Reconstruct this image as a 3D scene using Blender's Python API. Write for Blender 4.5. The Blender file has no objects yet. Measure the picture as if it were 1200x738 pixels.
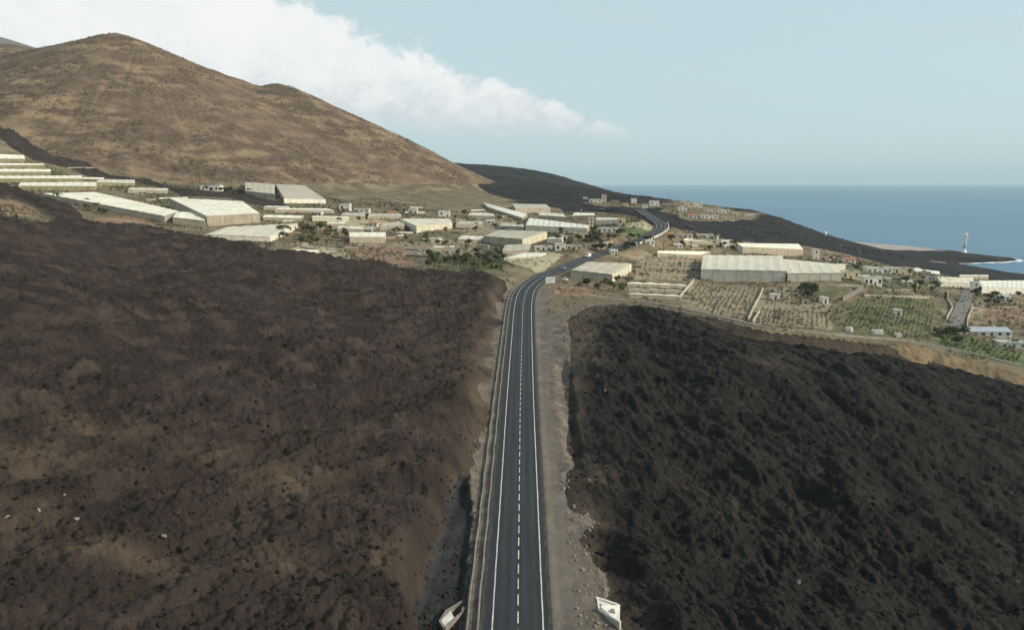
import bpy, math, random
import numpy as np
from mathutils import Vector, Matrix

random.seed(11)
SC = bpy.context.scene
COL = SC.collection
R = math.radians

# ------------------------------------------------------------------ camera
CAM_Z = 120.0
PITCH = math.atan(154.0 / 857.0)
FPX = 857.0
cam_d = bpy.data.cameras.new('camera')
cam_d.sensor_width = 36.0
cam_d.lens = 36.0 * FPX / 1200.0
cam_d.clip_start = 1.0
cam_d.clip_end = 200000.0
cam = bpy.data.objects.new('camera', cam_d)
COL.objects.link(cam)
cam.location = (0, 0, CAM_Z)
cam.rotation_euler = (math.pi / 2 - PITCH, 0, 0)
SC.camera = cam

# ------------------------------------------------------------------ light
SUN_AZ = 98.0      # degrees clockwise from +Y (the viewing direction), i.e. from the sea side
SUN_EL = 29.0
sun_d = bpy.data.lights.new('sun', 'SUN')
sun_d.energy = 4.6
sun_d.angle = R(0.6)
sun_d.color = (1.0, 0.87, 0.68)
sun = bpy.data.objects.new('sun', sun_d)
COL.objects.link(sun)
sv = Vector((math.cos(R(SUN_EL)) * math.sin(R(SUN_AZ)), math.cos(R(SUN_EL)) * math.cos(R(SUN_AZ)), math.sin(R(SUN_EL))))
sun.rotation_euler = (-sv).to_track_quat('-Z', 'Y').to_euler()
sun.location = sv * 3000

SC.view_settings.view_transform = 'Standard'
SC.view_settings.look = 'None'
SC.view_settings.gamma = 1.0
SC.view_settings.use_curve_mapping = False
SC.view_settings.exposure = 0.0


# ------------------------------------------------------------------ node helpers
class NT:
    def __init__(self, nt):
        self.nt = nt

    def new(self, kind, **props):
        n = self.nt.nodes.new(kind)
        for k, v in props.items():
            setattr(n, k, v)
        return n

    def put(self, sock, v):
        if v is None:
            return
        if hasattr(v, 'is_linked') or hasattr(v, 'links'):
            self.nt.links.new(v, sock)
        else:
            if isinstance(v, (tuple, list)) and len(v) == 3 and len(sock.default_value) == 4:
                v = (*v, 1.0)
            sock.default_value = v

    def m(self, op, a, b=None, c=None, clamp=False):
        n = self.new('ShaderNodeMath', operation=op)
        n.use_clamp = clamp
        for s, v in zip(n.inputs, (a, b, c)):
            self.put(s, v)
        return n.outputs[0]

    def noise(self, vec, scale, detail=4.0, rough=0.55, dist=0.0, lac=2.0):
        n = self.new('ShaderNodeTexNoise')
        self.put(n.inputs['Vector'], vec)
        n.inputs['Scale'].default_value = scale
        n.inputs['Detail'].default_value = detail
        n.inputs['Roughness'].default_value = rough
        n.inputs['Lacunarity'].default_value = lac
        n.inputs['Distortion'].default_value = dist
        return n.outputs['Fac']

    def mix(self, fac, a, b, blend='MIX'):
        n = self.new('ShaderNodeMix', data_type='RGBA', blend_type=blend)
        self.put(n.inputs[0], fac)
        self.put(n.inputs[6], a)
        self.put(n.inputs[7], b)
        return n.outputs[2]

    def ss(self, v, lo, hi):
        n = self.new('ShaderNodeMapRange', interpolation_type='SMOOTHSTEP')
        self.put(n.inputs[0], v)
        n.inputs[1].default_value = lo
        n.inputs[2].default_value = hi
        return n.outputs[0]

    def scale_vec(self, vec, s):
        n = self.new('ShaderNodeVectorMath', operation='MULTIPLY')
        self.put(n.inputs[0], vec)
        n.inputs[1].default_value = s
        return n.outputs[0]

    def pos(self):
        return self.new('ShaderNodeNewGeometry').outputs['Position']

    def objc(self):
        return self.new('ShaderNodeTexCoord').outputs['Object']


MATS = {}


def new_mat(name):
    m = bpy.data.materials.new(name)
    m.use_nodes = True
    nt = m.node_tree
    b = nt.nodes['Principled BSDF']
    MATS[name] = m
    return m, NT(nt), b


# ------------------------------------------------------------------ world
world = bpy.data.worlds.new('World')
SC.world = world
world.use_nodes = True
W = NT(world.node_tree)
bg = world.node_tree.nodes['Background']
sky = W.new('ShaderNodeTexSky', sky_type='NISHITA')
sky.sun_disc = False
sky.sun_elevation = R(SUN_EL)
sky.sun_rotation = R(SUN_AZ)
sky.altitude = 120.0
sky.air_density = 1.0
sky.dust_density = 0.7
sky.ozone_density = 1.2
tc = W.new('ShaderNodeTexCoord')
sep = W.new('ShaderNodeSeparateXYZ')
W.put(sep.inputs[0], tc.outputs['Generated'])
az = W.m('MULTIPLY', W.m('ARCTAN2', sep.outputs[0], sep.outputs[1]), 57.2958)
el = W.m('MULTIPLY', W.m('ARCSINE', sep.outputs[2]), 57.2958)
comb = W.new('ShaderNodeCombineXYZ')
W.put(comb.inputs[0], az)
W.put(comb.inputs[1], W.m('MULTIPLY', el, 1.35))
cv = comb.outputs[0]
n_big = W.noise(cv, 0.16, 5.0, 0.52, 0.25)
n_mid = W.noise(cv, 0.42, 8.0, 0.62, 0.5)
n_soft = W.noise(cv, 0.22, 4.0, 0.5)
# the trade-wind cloud bank that lies over the island: its top falls towards the sea
top = W.m('MULTIPLY_ADD', az, -0.36, 7.3)
top = W.m('MINIMUM', top, 24.0)
top = W.m('ADD', top, W.m('MULTIPLY', W.m('SUBTRACT', n_big, 0.5), 4.6))
top = W.m('ADD', top, W.m('MULTIPLY', W.m('SUBTRACT', n_mid, 0.5), 4.4))
bot = W.m('ADD', W.m('MULTIPLY_ADD', W.m('MINIMUM', az, 20.0), -0.03, 3.7), W.m('MULTIPLY', W.m('SUBTRACT', n_soft, 0.5), 3.0))
f_top = W.ss(W.m('SUBTRACT', top, el), -0.2, 1.0)
f_bot = W.ss(W.m('SUBTRACT', el, bot), -0.9, 1.3)
dens = W.m('MULTIPLY', f_top, f_bot)
dens = W.m('MULTIPLY', dens, W.ss(n_big, 0.12, 0.42))
shade = W.ss(W.m('ADD', W.m('MULTIPLY', W.m('SUBTRACT', el, bot), 0.10), W.m('MULTIPLY', n_mid, 1.1)), 0.45, 1.05)
CLOUD_A = (7.0, 7.4, 7.6)
CLOUD_B = (9.8, 9.75, 9.6)
ccol = W.mix(shade, CLOUD_A, CLOUD_B)
# thin veil: very faint high streaks everywhere
veil_c = W.new('ShaderNodeCombineXYZ')
W.put(veil_c.inputs[0], W.m('MULTIPLY', az, 0.35))
W.put(veil_c.inputs[1], W.m('MULTIPLY', el, 1.6))
veil = W.m('MULTIPLY', W.ss(W.noise(veil_c.outputs[0], 0.3, 5.0, 0.55, 0.4), 0.48, 0.78), 0.30)
hsv = W.new('ShaderNodeHueSaturation')
hsv.inputs['Hue'].default_value = 0.485
hsv.inputs['Saturation'].default_value = 0.7
W.put(hsv.inputs['Color'], sky.outputs[0])
SKY_GAIN = 1.0
hsv.inputs['Value'].default_value = SKY_GAIN
c0 = W.mix(0.75, hsv.outputs[0], (6.2, 8.0, 8.5))
c1 = W.mix(veil, c0, (6.3, 6.9, 7.1))
c2 = W.mix(W.m('MULTIPLY', dens, W.m('MULTIPLY_ADD', W.ss(n_soft, 0.3, 0.6), 0.2, 0.78)), c1, ccol)
W.put(bg.inputs['Color'], c2)
bg.inputs['Strength'].default_value = 0.1


# ------------------------------------------------------------------ pixel survey -> world
CP, SP = math.cos(PITCH), math.sin(PITCH)


def ray(u, v):
    dx, dy = (u - 600.0) / FPX, -(v - 369.0) / FPX
    return np.array([dx, CP + dy * SP, -SP + dy * CP])


def at(u, v, Y):
    d = ray(u, v)
    return np.array([0, 0, CAM_Z]) + d * (Y / d[1])


# ------------------------------------------------------------------ noise
def _hash(ix, iy, seed):
    h = ix * np.uint32(374761393) + iy * np.uint32(668265263) + np.uint32((seed * 982451653) & 0xffffffff)
    h = (h ^ (h >> np.uint32(13))) * np.uint32(1274126177)
    return h ^ (h >> np.uint32(16))


_GA = np.linspace(0, 2 * math.pi, 256, endpoint=False)
_GC, _GS = np.cos(_GA).astype(np.float32), np.sin(_GA).astype(np.float32)


def perlin(x, y, seed=0):
    ix, iy = np.floor(x), np.floor(y)
    fx, fy = (x - ix).astype(np.float32), (y - iy).astype(np.float32)
    ix, iy = ix.astype(np.int64).astype(np.uint32), iy.astype(np.int64).astype(np.uint32)
    u = fx * fx * fx * (fx * (fx * 6 - 15) + 10)
    v = fy * fy * fy * (fy * (fy * 6 - 15) + 10)

    def g(ox, oy):
        a = _hash(ix + np.uint32(ox), iy + np.uint32(oy), seed) >> np.uint32(24)
        return _GC[a] * (fx - ox) + _GS[a] * (fy - oy)
    n0 = g(0, 0) * (1 - u) + g(1, 0) * u
    n1 = g(0, 1) * (1 - u) + g(1, 1) * u
    return (n0 * (1 - v) + n1 * v) * 1.5


def fbm(x, y, lam, octs, seed=0, gain=0.5, ridged=False):
    s = np.zeros_like(x)
    a, t = 1.0, 0.0
    for i in range(octs):
        n = perlin(x / lam, y / lam, seed + i * 17)
        if ridged:
            n = 1 - 2 * np.abs(n)
        s += a * n
        t += a
        a *= gain
        lam *= 0.49
    return s / t


def sstep(v, lo, hi):
    t = np.clip((v - lo) / (hi - lo), 0, 1)
    return t * t * (3 - 2 * t)


# ------------------------------------------------------------------ survey of the ground: (u, v, distance)
ROAD_UVY = [(607, 738, 91), (608.3, 600, 125), (609.6, 480, 180), (610.4, 440, 208), (611.7, 395, 255), (613, 358, 300), (616.5, 343, 332),
            (622, 335, 350), (630, 328.5, 365), (640, 322, 381), (658, 315, 398), (677, 307, 420), (695, 300, 440),
            (716, 293.5, 465), (737, 286, 493), (755, 279.5, 522), (768, 273.5, 548), (775, 267.5, 574), (774, 261.5, 600),
            (766, 256, 630), (757, 250.5, 668), (749, 245.5, 710)]
GROUND_UVY = [
    (1200, 738, 113), (1200, 550, 182), (900, 738, 97), (900, 550, 160), (720, 738, 92), (720, 550, 146), (1050, 480, 205), (820, 440, 215),
    (0, 738, 81), (0, 560, 115), (0, 450, 146), (0, 350, 193), (0, 300, 235), (0, 268, 300), (150, 275, 385), (330, 300, 358), (480, 318, 370),
    (300, 400, 207), (300, 550, 133), (300, 738, 86), (500, 400, 244), (500, 550, 138), (150, 340, 270), (430, 340, 310), (520, 738, 89),
    (1190, 434, 290), (1080, 405, 304), (900, 385, 302), (760, 355, 331), (680, 348, 333), (1000, 395, 303),
    (820, 330, 421), (985, 330, 421), (1010, 330, 480), (1100, 345, 463), (1200, 348, 490), (1120, 368, 390), (1165, 395, 350),
    (1100, 385, 345), (900, 355, 362), (960, 372, 330), (1020, 352, 395), (760, 325, 405), (740, 300, 470), (820, 305, 520), (900, 300, 590),
    (1200, 331, 700), (1050, 312, 740), (960, 293, 780), (860, 284, 700), (785, 266, 650),
    (1190, 327, 800), (1100, 309, 900), (1050, 297, 950), (960, 275, 1000), (900, 251, 1050), (840, 243, 1080), (790, 237, 1080),
    (0, 235, 430), (0, 222, 540), (0, 195, 620), (0, 170, 700), (100, 252, 450), (110, 220, 600), (250, 240, 560), (250, 282, 425),
    (350, 287, 425), (380, 240, 660), (470, 302, 425), (500, 267, 560), (530, 302, 430), (450, 245, 690), (590, 242, 850), (600, 282, 535),
    (640, 292, 480), (650, 252, 800), (700, 252, 840), (735, 263, 640), (690, 233, 1080), (600, 209, 1600), (520, 197, 1900),
    (560, 216, 1300), (700, 223, 1330), (760, 233, 1110), (640, 214.5, 1550), (350, 225, 770), (200, 215, 760), (100, 190, 760),
]
GROUND_XYZ = [(-400, 60, 120), (-250, 0, 90), (0, 0, 56), (200, 20, 34), (450, 50, 20), (-120, 20, 72), (60, 40, 57), (400, 300, 30), (620, 500, 16),
              (-450, 300, 130), (-700, 500, 185), (-1000, 800, 250), (-1200, 1500, 300), (-600, 1500, 190), (-1200, 200, 260), (-500, 2100, 185),
              (100, 2200, 150), (330, 1500, 60), (380, 2000, 40), (700, 1190, 9), (640, 1280, 13), (690, 1260, 11), (780, 1165, 4), (620, 1180, 9), (560, 1200, 16), (200, 2600, 120),
              (-1500, 2600, 280), (0, -200, 55), (-600, -200, 140), (500, -200, 20), (-2300, 800, 480), (-2300, 2600, 500)]
_pts = [at(*p) for p in ROAD_UVY] + [at(*p) for p in GROUND_UVY] + [np.array(p, float) for p in GROUND_XYZ]
PTS = np.array(_pts)
PS = 500.0


def _tps(r2):
    return 0.5 * r2 * np.log(r2 + 1e-12)


def _fit():
    P = PTS[:, :2] / PS
    n = len(P)
    d2 = ((P[:, None] - P[None]) ** 2).sum(-1)
    A = np.zeros((n + 3, n + 3))
    A[:n, :n] = _tps(d2) + np.eye(n) * 2e-4
    A[:n, n] = 1
    A[:n, n + 1:] = P
    A[n:, :n] = A[:n, n:].T
    rhs = np.zeros(n + 3)
    rhs[:n] = PTS[:, 2]
    return np.linalg.solve(A, rhs)


COEF = _fit()


def rbf(x, y):
    x = np.asarray(x, float) / PS
    y = np.asarray(y, float) / PS
    sh = x.shape
    x, y = x.ravel(), y.ravel()
    out = COEF[-3] + COEF[-2] * x + COEF[-1] * y
    P = PTS[:, :2] / PS
    for i in range(len(P)):
        r2 = (x - P[i, 0]) ** 2 + (y - P[i, 1]) ** 2
        out += COEF[i] * _tps(r2)
    return out.reshape(sh)


def seg_dist(x, y, a, b):
    ax, ay = a[0], a[1]
    dx, dy = b[0] - ax, b[1] - ay
    L2 = dx * dx + dy * dy
    t = np.clip(((x - ax) * dx + (y - ay) * dy) / L2, 0, 1)
    px, py = x - (ax + t * dx), y - (ay + t * dy)
    return np.sqrt(px * px + py * py), t


def in_poly(x, y, poly):
    ins = np.zeros(x.shape, bool)
    n = len(poly)
    for i in range(n):
        x1, y1 = poly[i][0], poly[i][1]
        x2, y2 = poly[(i + 1) % n][0], poly[(i + 1) % n][1]
        if y1 == y2:
            continue
        c = ((y1 > y) != (y2 > y)) & (x < (x2 - x1) * (y - y1) / (y2 - y1) + x1)
        ins ^= c
    return ins


def sd_poly(x, y, poly):
    d = np.full(x.shape, 1e9)
    n = len(poly)
    for i in range(n):
        dd, _ = seg_dist(x, y, poly[i], poly[(i + 1) % n])
        d = np.minimum(d, dd)
    return np.where(in_poly(x, y, poly), d, -d)


RIDGE = [(-1150, 1330, 285), (-588, 1150, 340), (-398, 1195, 272)]
CONES = [(-965, 1480, 384, 0.42), (-378, 1225, 280, 0.49)]


def smax(a, b, k):
    h = np.clip(0.5 + 0.5 * (a - b) / k, 0, 1)
    return b * (1 - h) + a * h + k * h * (1 - h)


def cone_height(x, y):
    wob = 1 + 0.05 * perlin(x / 260.0, y / 260.0, 5)
    z = np.full(x.shape, -1e3)
    for a, b in zip(RIDGE[:-1], RIDGE[1:]):
        d, t = seg_dist(x, y, a, b)
        h = a[2] + (b[2] - a[2]) * t
        z = smax(z, h + 12 - 0.5 * np.sqrt((d * wob) ** 2 + 30 ** 2), 6.0)
    for cx, cy, ch, sl in CONES:
        d = np.sqrt((x - cx) ** 2 + (y - cy) ** 2)
        z = smax(z, ch + 8 - sl * np.sqrt((d * wob) ** 2 + 22 ** 2), 6.0)
    return z


COAST = [(1100, -400), (1000, 200), (860, 500), (740, 760), (650, 930), (598, 1040), (600, 1085), (640, 1112), (700, 1118), (760, 1132), (800, 1150),
         (806, 1182), (765, 1215), (775, 1245), (735, 1290), (700, 1350), (640, 1420), (540, 1480), (460, 1600), (440, 2000), (430, 2900), (-3500, 2900), (-3500, -400)]


def base(x, y):
    """the lie of the land without any roughness"""
    x = np.asarray(x, float)
    y = np.asarray(y, float)
    z = rbf(x, y)
    z = smax(z, cone_height(x, y), 14.0)
    sel = (x > 300) & (y > 300) if x.ndim else None
    sx, sy = x.ravel(), y.ravel()
    zz = z.ravel().copy()
    k = np.where((sx > 330) | (sy > 2500) | (sy < 0))[0]
    if len(k):
        d = sd_poly(sx[k], sy[k], COAST) + 6 * perlin(sx[k] / 40, sy[k] / 40, 8)
        zz[k] = np.where(d > 0, np.minimum(zz[k], 0.6 + d * 0.42), np.maximum(-8, d * 0.3))
    return zz.reshape(z.shape)


_TS = np.geomspace(55, 2600, 1400)
_GX, _GY = np.meshgrid(np.arange(-2000, 2001, 8.0), np.arange(40, 2641, 8.0))
_GZ = base(_GX, _GY)


def base_q(x, y):
    """quick look-up of base()"""
    fx = np.clip((np.asarray(x, float) + 2000) / 8.0, 0, _GZ.shape[1] - 1.001)
    fy = np.clip((np.asarray(y, float) - 40) / 8.0, 0, _GZ.shape[0] - 1.001)
    ix, iy = fx.astype(int), fy.astype(int)
    tx, ty = fx - ix, fy - iy
    return (_GZ[iy, ix] * (1 - tx) + _GZ[iy, ix + 1] * tx) * (1 - ty) + (_GZ[iy + 1, ix] * (1 - tx) + _GZ[iy + 1, ix + 1] * tx) * ty


def hit(u, v, h=0.0):
    """where the sight line through a surveyed point meets the ground raised by h"""
    d = ray(u, v)
    t = _TS / d[1]
    P = np.array([0, 0, CAM_Z])[None] + t[:, None] * d[None]
    below = P[:, 2] - base_q(P[:, 0], P[:, 1]) - h
    i = np.where(below < 0)[0]
    if not len(i):
        i = [np.argmin(below)]
    i = max(1, i[0])
    a, b = below[i - 1], below[i]
    f = a / (a - b) if a != b else 0.0
    p = P[i - 1] * (1 - f) + P[i] * f
    return float(p[0]), float(p[1])


def hits(l):
    return [hit(*p) for p in l]


# ------------------------------------------------------------------ road centre line (smooth, resampled each 2 m)
def catmull(P, n=12):
    P = np.array(P, float)
    Q = np.vstack([2 * P[0] - P[1], P, 2 * P[-1] - P[-2]])
    out = []
    for i in range(1, len(Q) - 2):
        for t in np.linspace(0, 1, n, endpoint=False):
            a, b, c, d = Q[i - 1:i + 3]
            out.append(0.5 * ((2 * b) + (c - a) * t + (2 * a - 5 * b + 4 * c - d) * t * t + (3 * b - a - 3 * c + d) * t ** 3))
    out.append(P[-1])
    return np.array(out)


def resample(P, step):
    L = np.r_[0, np.cumsum(np.linalg.norm(np.diff(P[:, :2], axis=0), axis=1))]
    s = np.arange(0, L[-1], step)
    return np.stack([np.interp(s, L, P[:, i]) for i in range(P.shape[1])], 1)


_rp = np.array([at(*p) for p in ROAD_UVY])
_rp = np.vstack([[[_rp[0][0] - 0.6, 20, 55.5]], _rp])
_rp = resample(catmull(_rp), 2.0)
for _ in range(14):
    _rp[1:-1] = 0.25 * _rp[:-2] + 0.5 * _rp[1:-1] + 0.25 * _rp[2:]
_z = _rp[:, 2].copy()
for _ in range(300):
    _z[1:-1] = 0.25 * _z[:-2] + 0.5 * _z[1:-1] + 0.25 * _z[2:]
_rp[:, 2] = _z
RC = _rp
_t = np.gradient(RC[:, :2], axis=0)
_t /= np.linalg.norm(_t, axis=1)[:, None]
RN = np.stack([_t[:, 1], -_t[:, 0]], 1)      # to the right of travel
RS = np.r_[0, np.cumsum(np.linalg.norm(np.diff(RC[:, :2], axis=0), axis=1))]


def road_coords(x, y):
    """signed distance right of the centre line, road height there, arc length"""
    d = np.full(x.shape, 1e9)
    zz = np.zeros(x.shape)
    ss = np.zeros(x.shape)
    sg = np.ones(x.shape)
    step = 3
    for i in range(0, len(RC) - step, step):
        a, b = RC[i], RC[i + step]
        dd, t = seg_dist(x, y, a, b)
        k = dd < d
        side = (x - a[0]) * (b[1] - a[1]) - (y - a[1]) * (b[0] - a[0])
        d = np.where(k, dd, d)
        zz = np.where(k, a[2] + (b[2] - a[2]) * t, zz)
        ss = np.where(k, RS[i] + (RS[i + step] - RS[i]) * t, ss)
        sg = np.where(k, np.sign(side), sg)
    return d * sg, zz, ss


# ------------------------------------------------------------------ regions in plan
def plan(px, extra_before=(), extra_after=()):
    return list(extra_before) + hits(px) + list(extra_after)


LAVA_L = plan([(596, 338), (592, 328), (575, 324), (530, 321), (480, 317), (430, 312), (390, 305), (330, 299), (290, 292), (240, 284), (200, 277), (149, 269), (122, 268), (103, 262),
               (95, 249), (65, 241), (41, 231), (20, 222.5), (-40, 219)],
              [(0, 20)], [(-520, 420), (-520, -60), (0, -60)])
ISLE = plan([(-30, 232), (14, 234), (41, 245), (56, 256), (56, 264), (27, 260), (-30, 255)])
STRIP = plan([(-40, 135), (0, 150), (15, 152), (63, 183), (100, 191), (130, 205), (175, 210), (205, 219), (230, 222), (280, 222), (300, 231), (330, 237), (345, 246), (325, 247), (300, 240),
              (270, 232), (213, 230), (200, 223), (160, 213), (105, 208), (83, 198), (38, 187), (15, 175), (0, 163), (-40, 150)])
LAVA_R = plan([(668, 400), (664, 375), (690, 360), (720, 356), (760, 359), (830, 371), (900, 388), (1000, 399), (1095, 411), (1190, 437), (1230, 446)],
              [(0, 20)], [(330, 200), (330, -60), (0, -60)])
LAVA_FAR = plan([(590, 236), (620, 240), (655, 244), (690, 249), (725, 251), (745, 254), (762, 261), (785, 268.5), (800, 270), (840, 277), (862, 282), (900, 286), (940, 288), (966, 292), (1010, 302), (1050, 313), (1100, 321), (1150, 327.5), (1205, 331)],
                [(-900, 1950), (-420, 1650), (-200, 1330), (-60, 1130), (10, 960)], [(620, 600), (760, 500), (1200, 500), (1200, 1130), (600, 1130), (560, 1200), (430, 1300), (500, 2900), (-800, 2900)])
SAND = [(480, 1300), (590, 1240), (680, 1215), (730, 1225), (722, 1275), (690, 1345), (640, 1410), (540, 1460), (470, 1420)]


def lava_relief(x, y, seed=0):
    """clinker: broad swells, flow lobes and sharp rubble"""
    wx = x + 9 * perlin(x / 60, y / 60, 31 + seed)
    wy = y + 9 * perlin(x / 60, y / 60, 32 + seed)
    big = fbm(wx, wy, 70, 3, 40 + seed)

    def flow(ang_, lam, oc, sd, el_, gain=0.5):
        c_, s_ = math.cos(R(ang_)), math.sin(R(ang_))
        along, across = wx * c_ + wy * s_, -wx * s_ + wy * c_
        return fbm(along * el_, across, lam, oc, sd + seed, gain, True)
    # flow ridges and channels run obliquely down the left flow and straight down the right one
    lobe = np.where(x < 0, flow(48, 21, 4, 50, 0.34), flow(104, 21, 4, 50, 0.34))
    rib = np.where(x < 0, flow(40, 7.5, 3, 55, 0.36, 0.6), flow(112, 7.5, 3, 55, 0.36, 0.6))
    rub = fbm(wx, wy, 3.6, 5, 60 + seed, 0.68)
    cr = np.abs(perlin(wx / 2.3, wy / 2.3, 85 + seed)) + 0.7 * np.abs(perlin(wx / 1.05, wy / 1.05, 86 + seed))
    calm = sstep(fbm(x, y, 38, 2, 88), -0.25, 0.25)          # some stretches are smoother than others
    return 3.2 * big + 3.1 * lobe + (0.7 + 0.6 * calm) * 1.15 * rib + (0.5 + 0.7 * calm) * (1.0 * rub + 0.5 * (cr - 0.4))


# heaps of paler, finer ash seen on the left flow
ASH = [((350, 590), 16, 26), ((330, 690), 15, 9), ((120, 690), 26, 8), ((60, 560), 30, 14), ((250, 560), 18, 9), ((450, 690), 9, 10), ((560, 420), 9, 60),
       ((600, 390), 8, 70), ((120, 520), 30, 9), ((700, 560), 10, 16), ((860, 590), 16, 10), ((900, 430), 24, 18), ((690, 420), 14, 40), ((30, 640), 16, 10)]
ASH_W = [(hit(*c), a, b) for c, a, b in ASH]
# dug hollows beside the carriageway
PIT_L = plan([(550, 546), (556, 600), (553, 660), (548, 745), (500, 745), (472, 718), (492, 672), (511, 620), (526, 560), (538, 546)])
PIT_R = plan([(652, 424), (664, 424), (672, 470), (676, 520), (680, 548), (670, 548), (660, 510), (652, 460)])


def terrain(x, y, full=False):
    z = base(x, y)
    s, rz, rs = road_coords(x, y)
    a = np.abs(s)
    sdl = sd_poly(x, y, LAVA_L)
    sdi = sd_poly(x, y, ISLE)
    sdr = sd_poly(x, y, LAVA_R)
    sdf = sd_poly(x, y, LAVA_FAR)
    sds = sd_poly(x, y, STRIP)
    wob = 2.2 * perlin(x / 14, y / 14, 3) + 1.0 * perlin(x / 4.5, y / 4.5, 4)
    near = sstep(y, 380, 300)
    # margins of the cutting, wider to the right where the gravel verge runs
    left_m = -s - (9.8 + 2.8 * perlin(y / 24, x * 0, 12)) + wob * 1.2
    right_m = s - (10.6 + 3.2 * perlin(y / 26, x * 0, 13) + 1.5 * sstep(y, 150, 95) + 4.5 * sstep(y, 215, 290)) + wob * 1.5
    ml = np.minimum(sdl, np.minimum(left_m, -sdi) * 1.0)
    mr = np.minimum(sdr, right_m)
    m_l = sstep(ml, 0, 8.0)
    m_r = sstep(mr, 0, 9.0)
    m_f = np.maximum(sstep(sdf, 0, 14), sstep(sds, 0, 8))
    rel = lava_relief(x, y)
    rel = np.where(x < 0, rel * 1.35, rel)
    # soft soil roughness elsewhere
    soil = 0.5 * fbm(x, y, 22, 4, 90) * sstep(a, 6, 16)
    far = 4.5 * fbm(x, y, 60, 5, 100) + 1.5 * fbm(x, y, 14, 3, 110, 0.6)
    z2 = z + soil * (1 - m_l) * (1 - m_r)
    # the flow stands above the fields on the left, below the field wall on the right
    z2 = z2 + m_l * (0.9 + rel * 0.85) + m_r * (-0.3 + rel * 0.85 * sstep(mr, 0, 16) + rel * 0.25)
    rough = (0.55 * fbm(x, y, 3.4, 4, 160, 0.65) + 0.35 * np.abs(perlin(x / 2.1, y / 2.1, 161))) * sstep(a, 9, 12) * sstep(np.maximum(sdl, sdr), -8, -1) * sstep(y, 360, 320)
    z2 = z2 + rough * 1.6
    drop = sstep(sdr, 34, 8) * sstep(sdr, -1.0, 8.0) * sstep(x, 40, 130) * sstep(y, 215, 245)
    z2 = z2 - drop * 5.8
    z2 = z2 + m_f * (0.8 + far * 0.8 * sstep(np.hypot(x, y), 300, 900) * (1 - 0.6 * sstep(x, 300, 500)))
    pl = sd_poly(x, y, PIT_L)
    pr = sd_poly(x, y, PIT_R)
    pw = sstep(pl + wob * 0.35, -2.2, 1.4) * sstep(-s, 6, 9)
    z2 = z2 * (1 - pw) + (rz - 1.3 + 0.45 * fbm(x, y, 5, 4, 133, 0.6)) * pw
    z2 = z2 - sstep(pr + wob * 0.25, -1.2, 1.0) * 2.2
    # the carriageway: bench cut into the land
    inside = sstep(a, 15.0, 8.0)
    bench = rz - 0.35 - 0.25 * sstep(a, 5.0, 6.5) + 0.18 * fbm(x, y, 5, 3, 130) * sstep(a, 5.5, 7.5)
    ditch = -0.9 * np.exp(-((s + 6.4) / 0.7) ** 2)
    notpit = 1 - sstep(pl, -1.0, 0.6) * sstep(-s, 7.5, 9.5)
    w = inside * notpit
    z2 = z2 * (1 - w) + (bench + ditch * near) * w
    # hillside: old terraces and gullies
    cone = cone_height(x, y)
    mc = sstep(cone - rbf_cache(x, y, z), -4, 14) if False else sstep(cone, 108, 130) * sstep(np.abs(z - cone), 30, 6)
    hill = 1.9 * fbm(x, y, 34, 5, 140, 0.6) + 2.5 * fbm(x, y, 160, 3, 141)
    th = np.arctan2(x + 560, 1160 - y)
    hill = hill + 2.4 * fbm(th * 620, z * 0.35, 46, 4, 143, 0.55, True)
    z2 = z2 + mc * (1 - m_f) * hill
    if not full:
        return z2
    ash = np.zeros_like(x)
    for (cx, cy), aa, bb in ASH_W:
        ash = np.maximum(ash, np.exp(-(((x - cx) / (aa * 0.42)) ** 2 + ((y - cy) / (bb * 0.42)) ** 2)))
    ash = ash * (0.6 + 1.1 * fbm(x, y, 6, 5, 150, 0.65))
    # loose material on the cut faces
    ash = np.maximum(ash, sstep(ml, 5.5, 0.5) * sstep(sdl, 2, 6) * (0.45 + 0.35 * sstep(y, 130, 200) + 0.7 * perlin(x / 9, y / 9, 152)))
    ash = np.maximum(ash, (s > 0) * sstep(sdr, -2, 3) * sstep(mr, 7.0 + 14 * sstep(y, 190, 270), 0.5) * (0.55 + 0.45 * sstep(y, 190, 270) + 0.8 * perlin(x / 8, y / 8, 153)))
    return z2, dict(s=s, ml=ml, mr=mr, sdf=sdf, sds=sds, sdi=sdi, sdl=sdl, sdr=sdr, mc=mc, ash=np.clip(ash, 0, 1), pl=pl, pr=pr, rs=rs, drop=drop)


def gz(x, y):
    return float(terrain(np.array([float(x)]), np.array([float(y)]))[0])


def gzs(xs, ys):
    return terrain(np.asarray(xs, float), np.asarray(ys, float))


# ------------------------------------------------------------------ mesh helpers
def link_mesh(name, verts, faces, mat, parent=None, smooth=False):
    me = bpy.data.meshes.new(name)
    me.from_pydata([tuple(map(float, v)) for v in verts], [], faces)
    me.materials.append(mat if not isinstance(mat, str) else MATS[mat])
    if smooth:
        me.polygons.foreach_set('use_smooth', [True] * len(me.polygons))
    me.update()
    o = bpy.data.objects.new(name, me)
    COL.objects.link(o)
    if parent is not None:
        o.parent = parent
    return o


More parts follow.
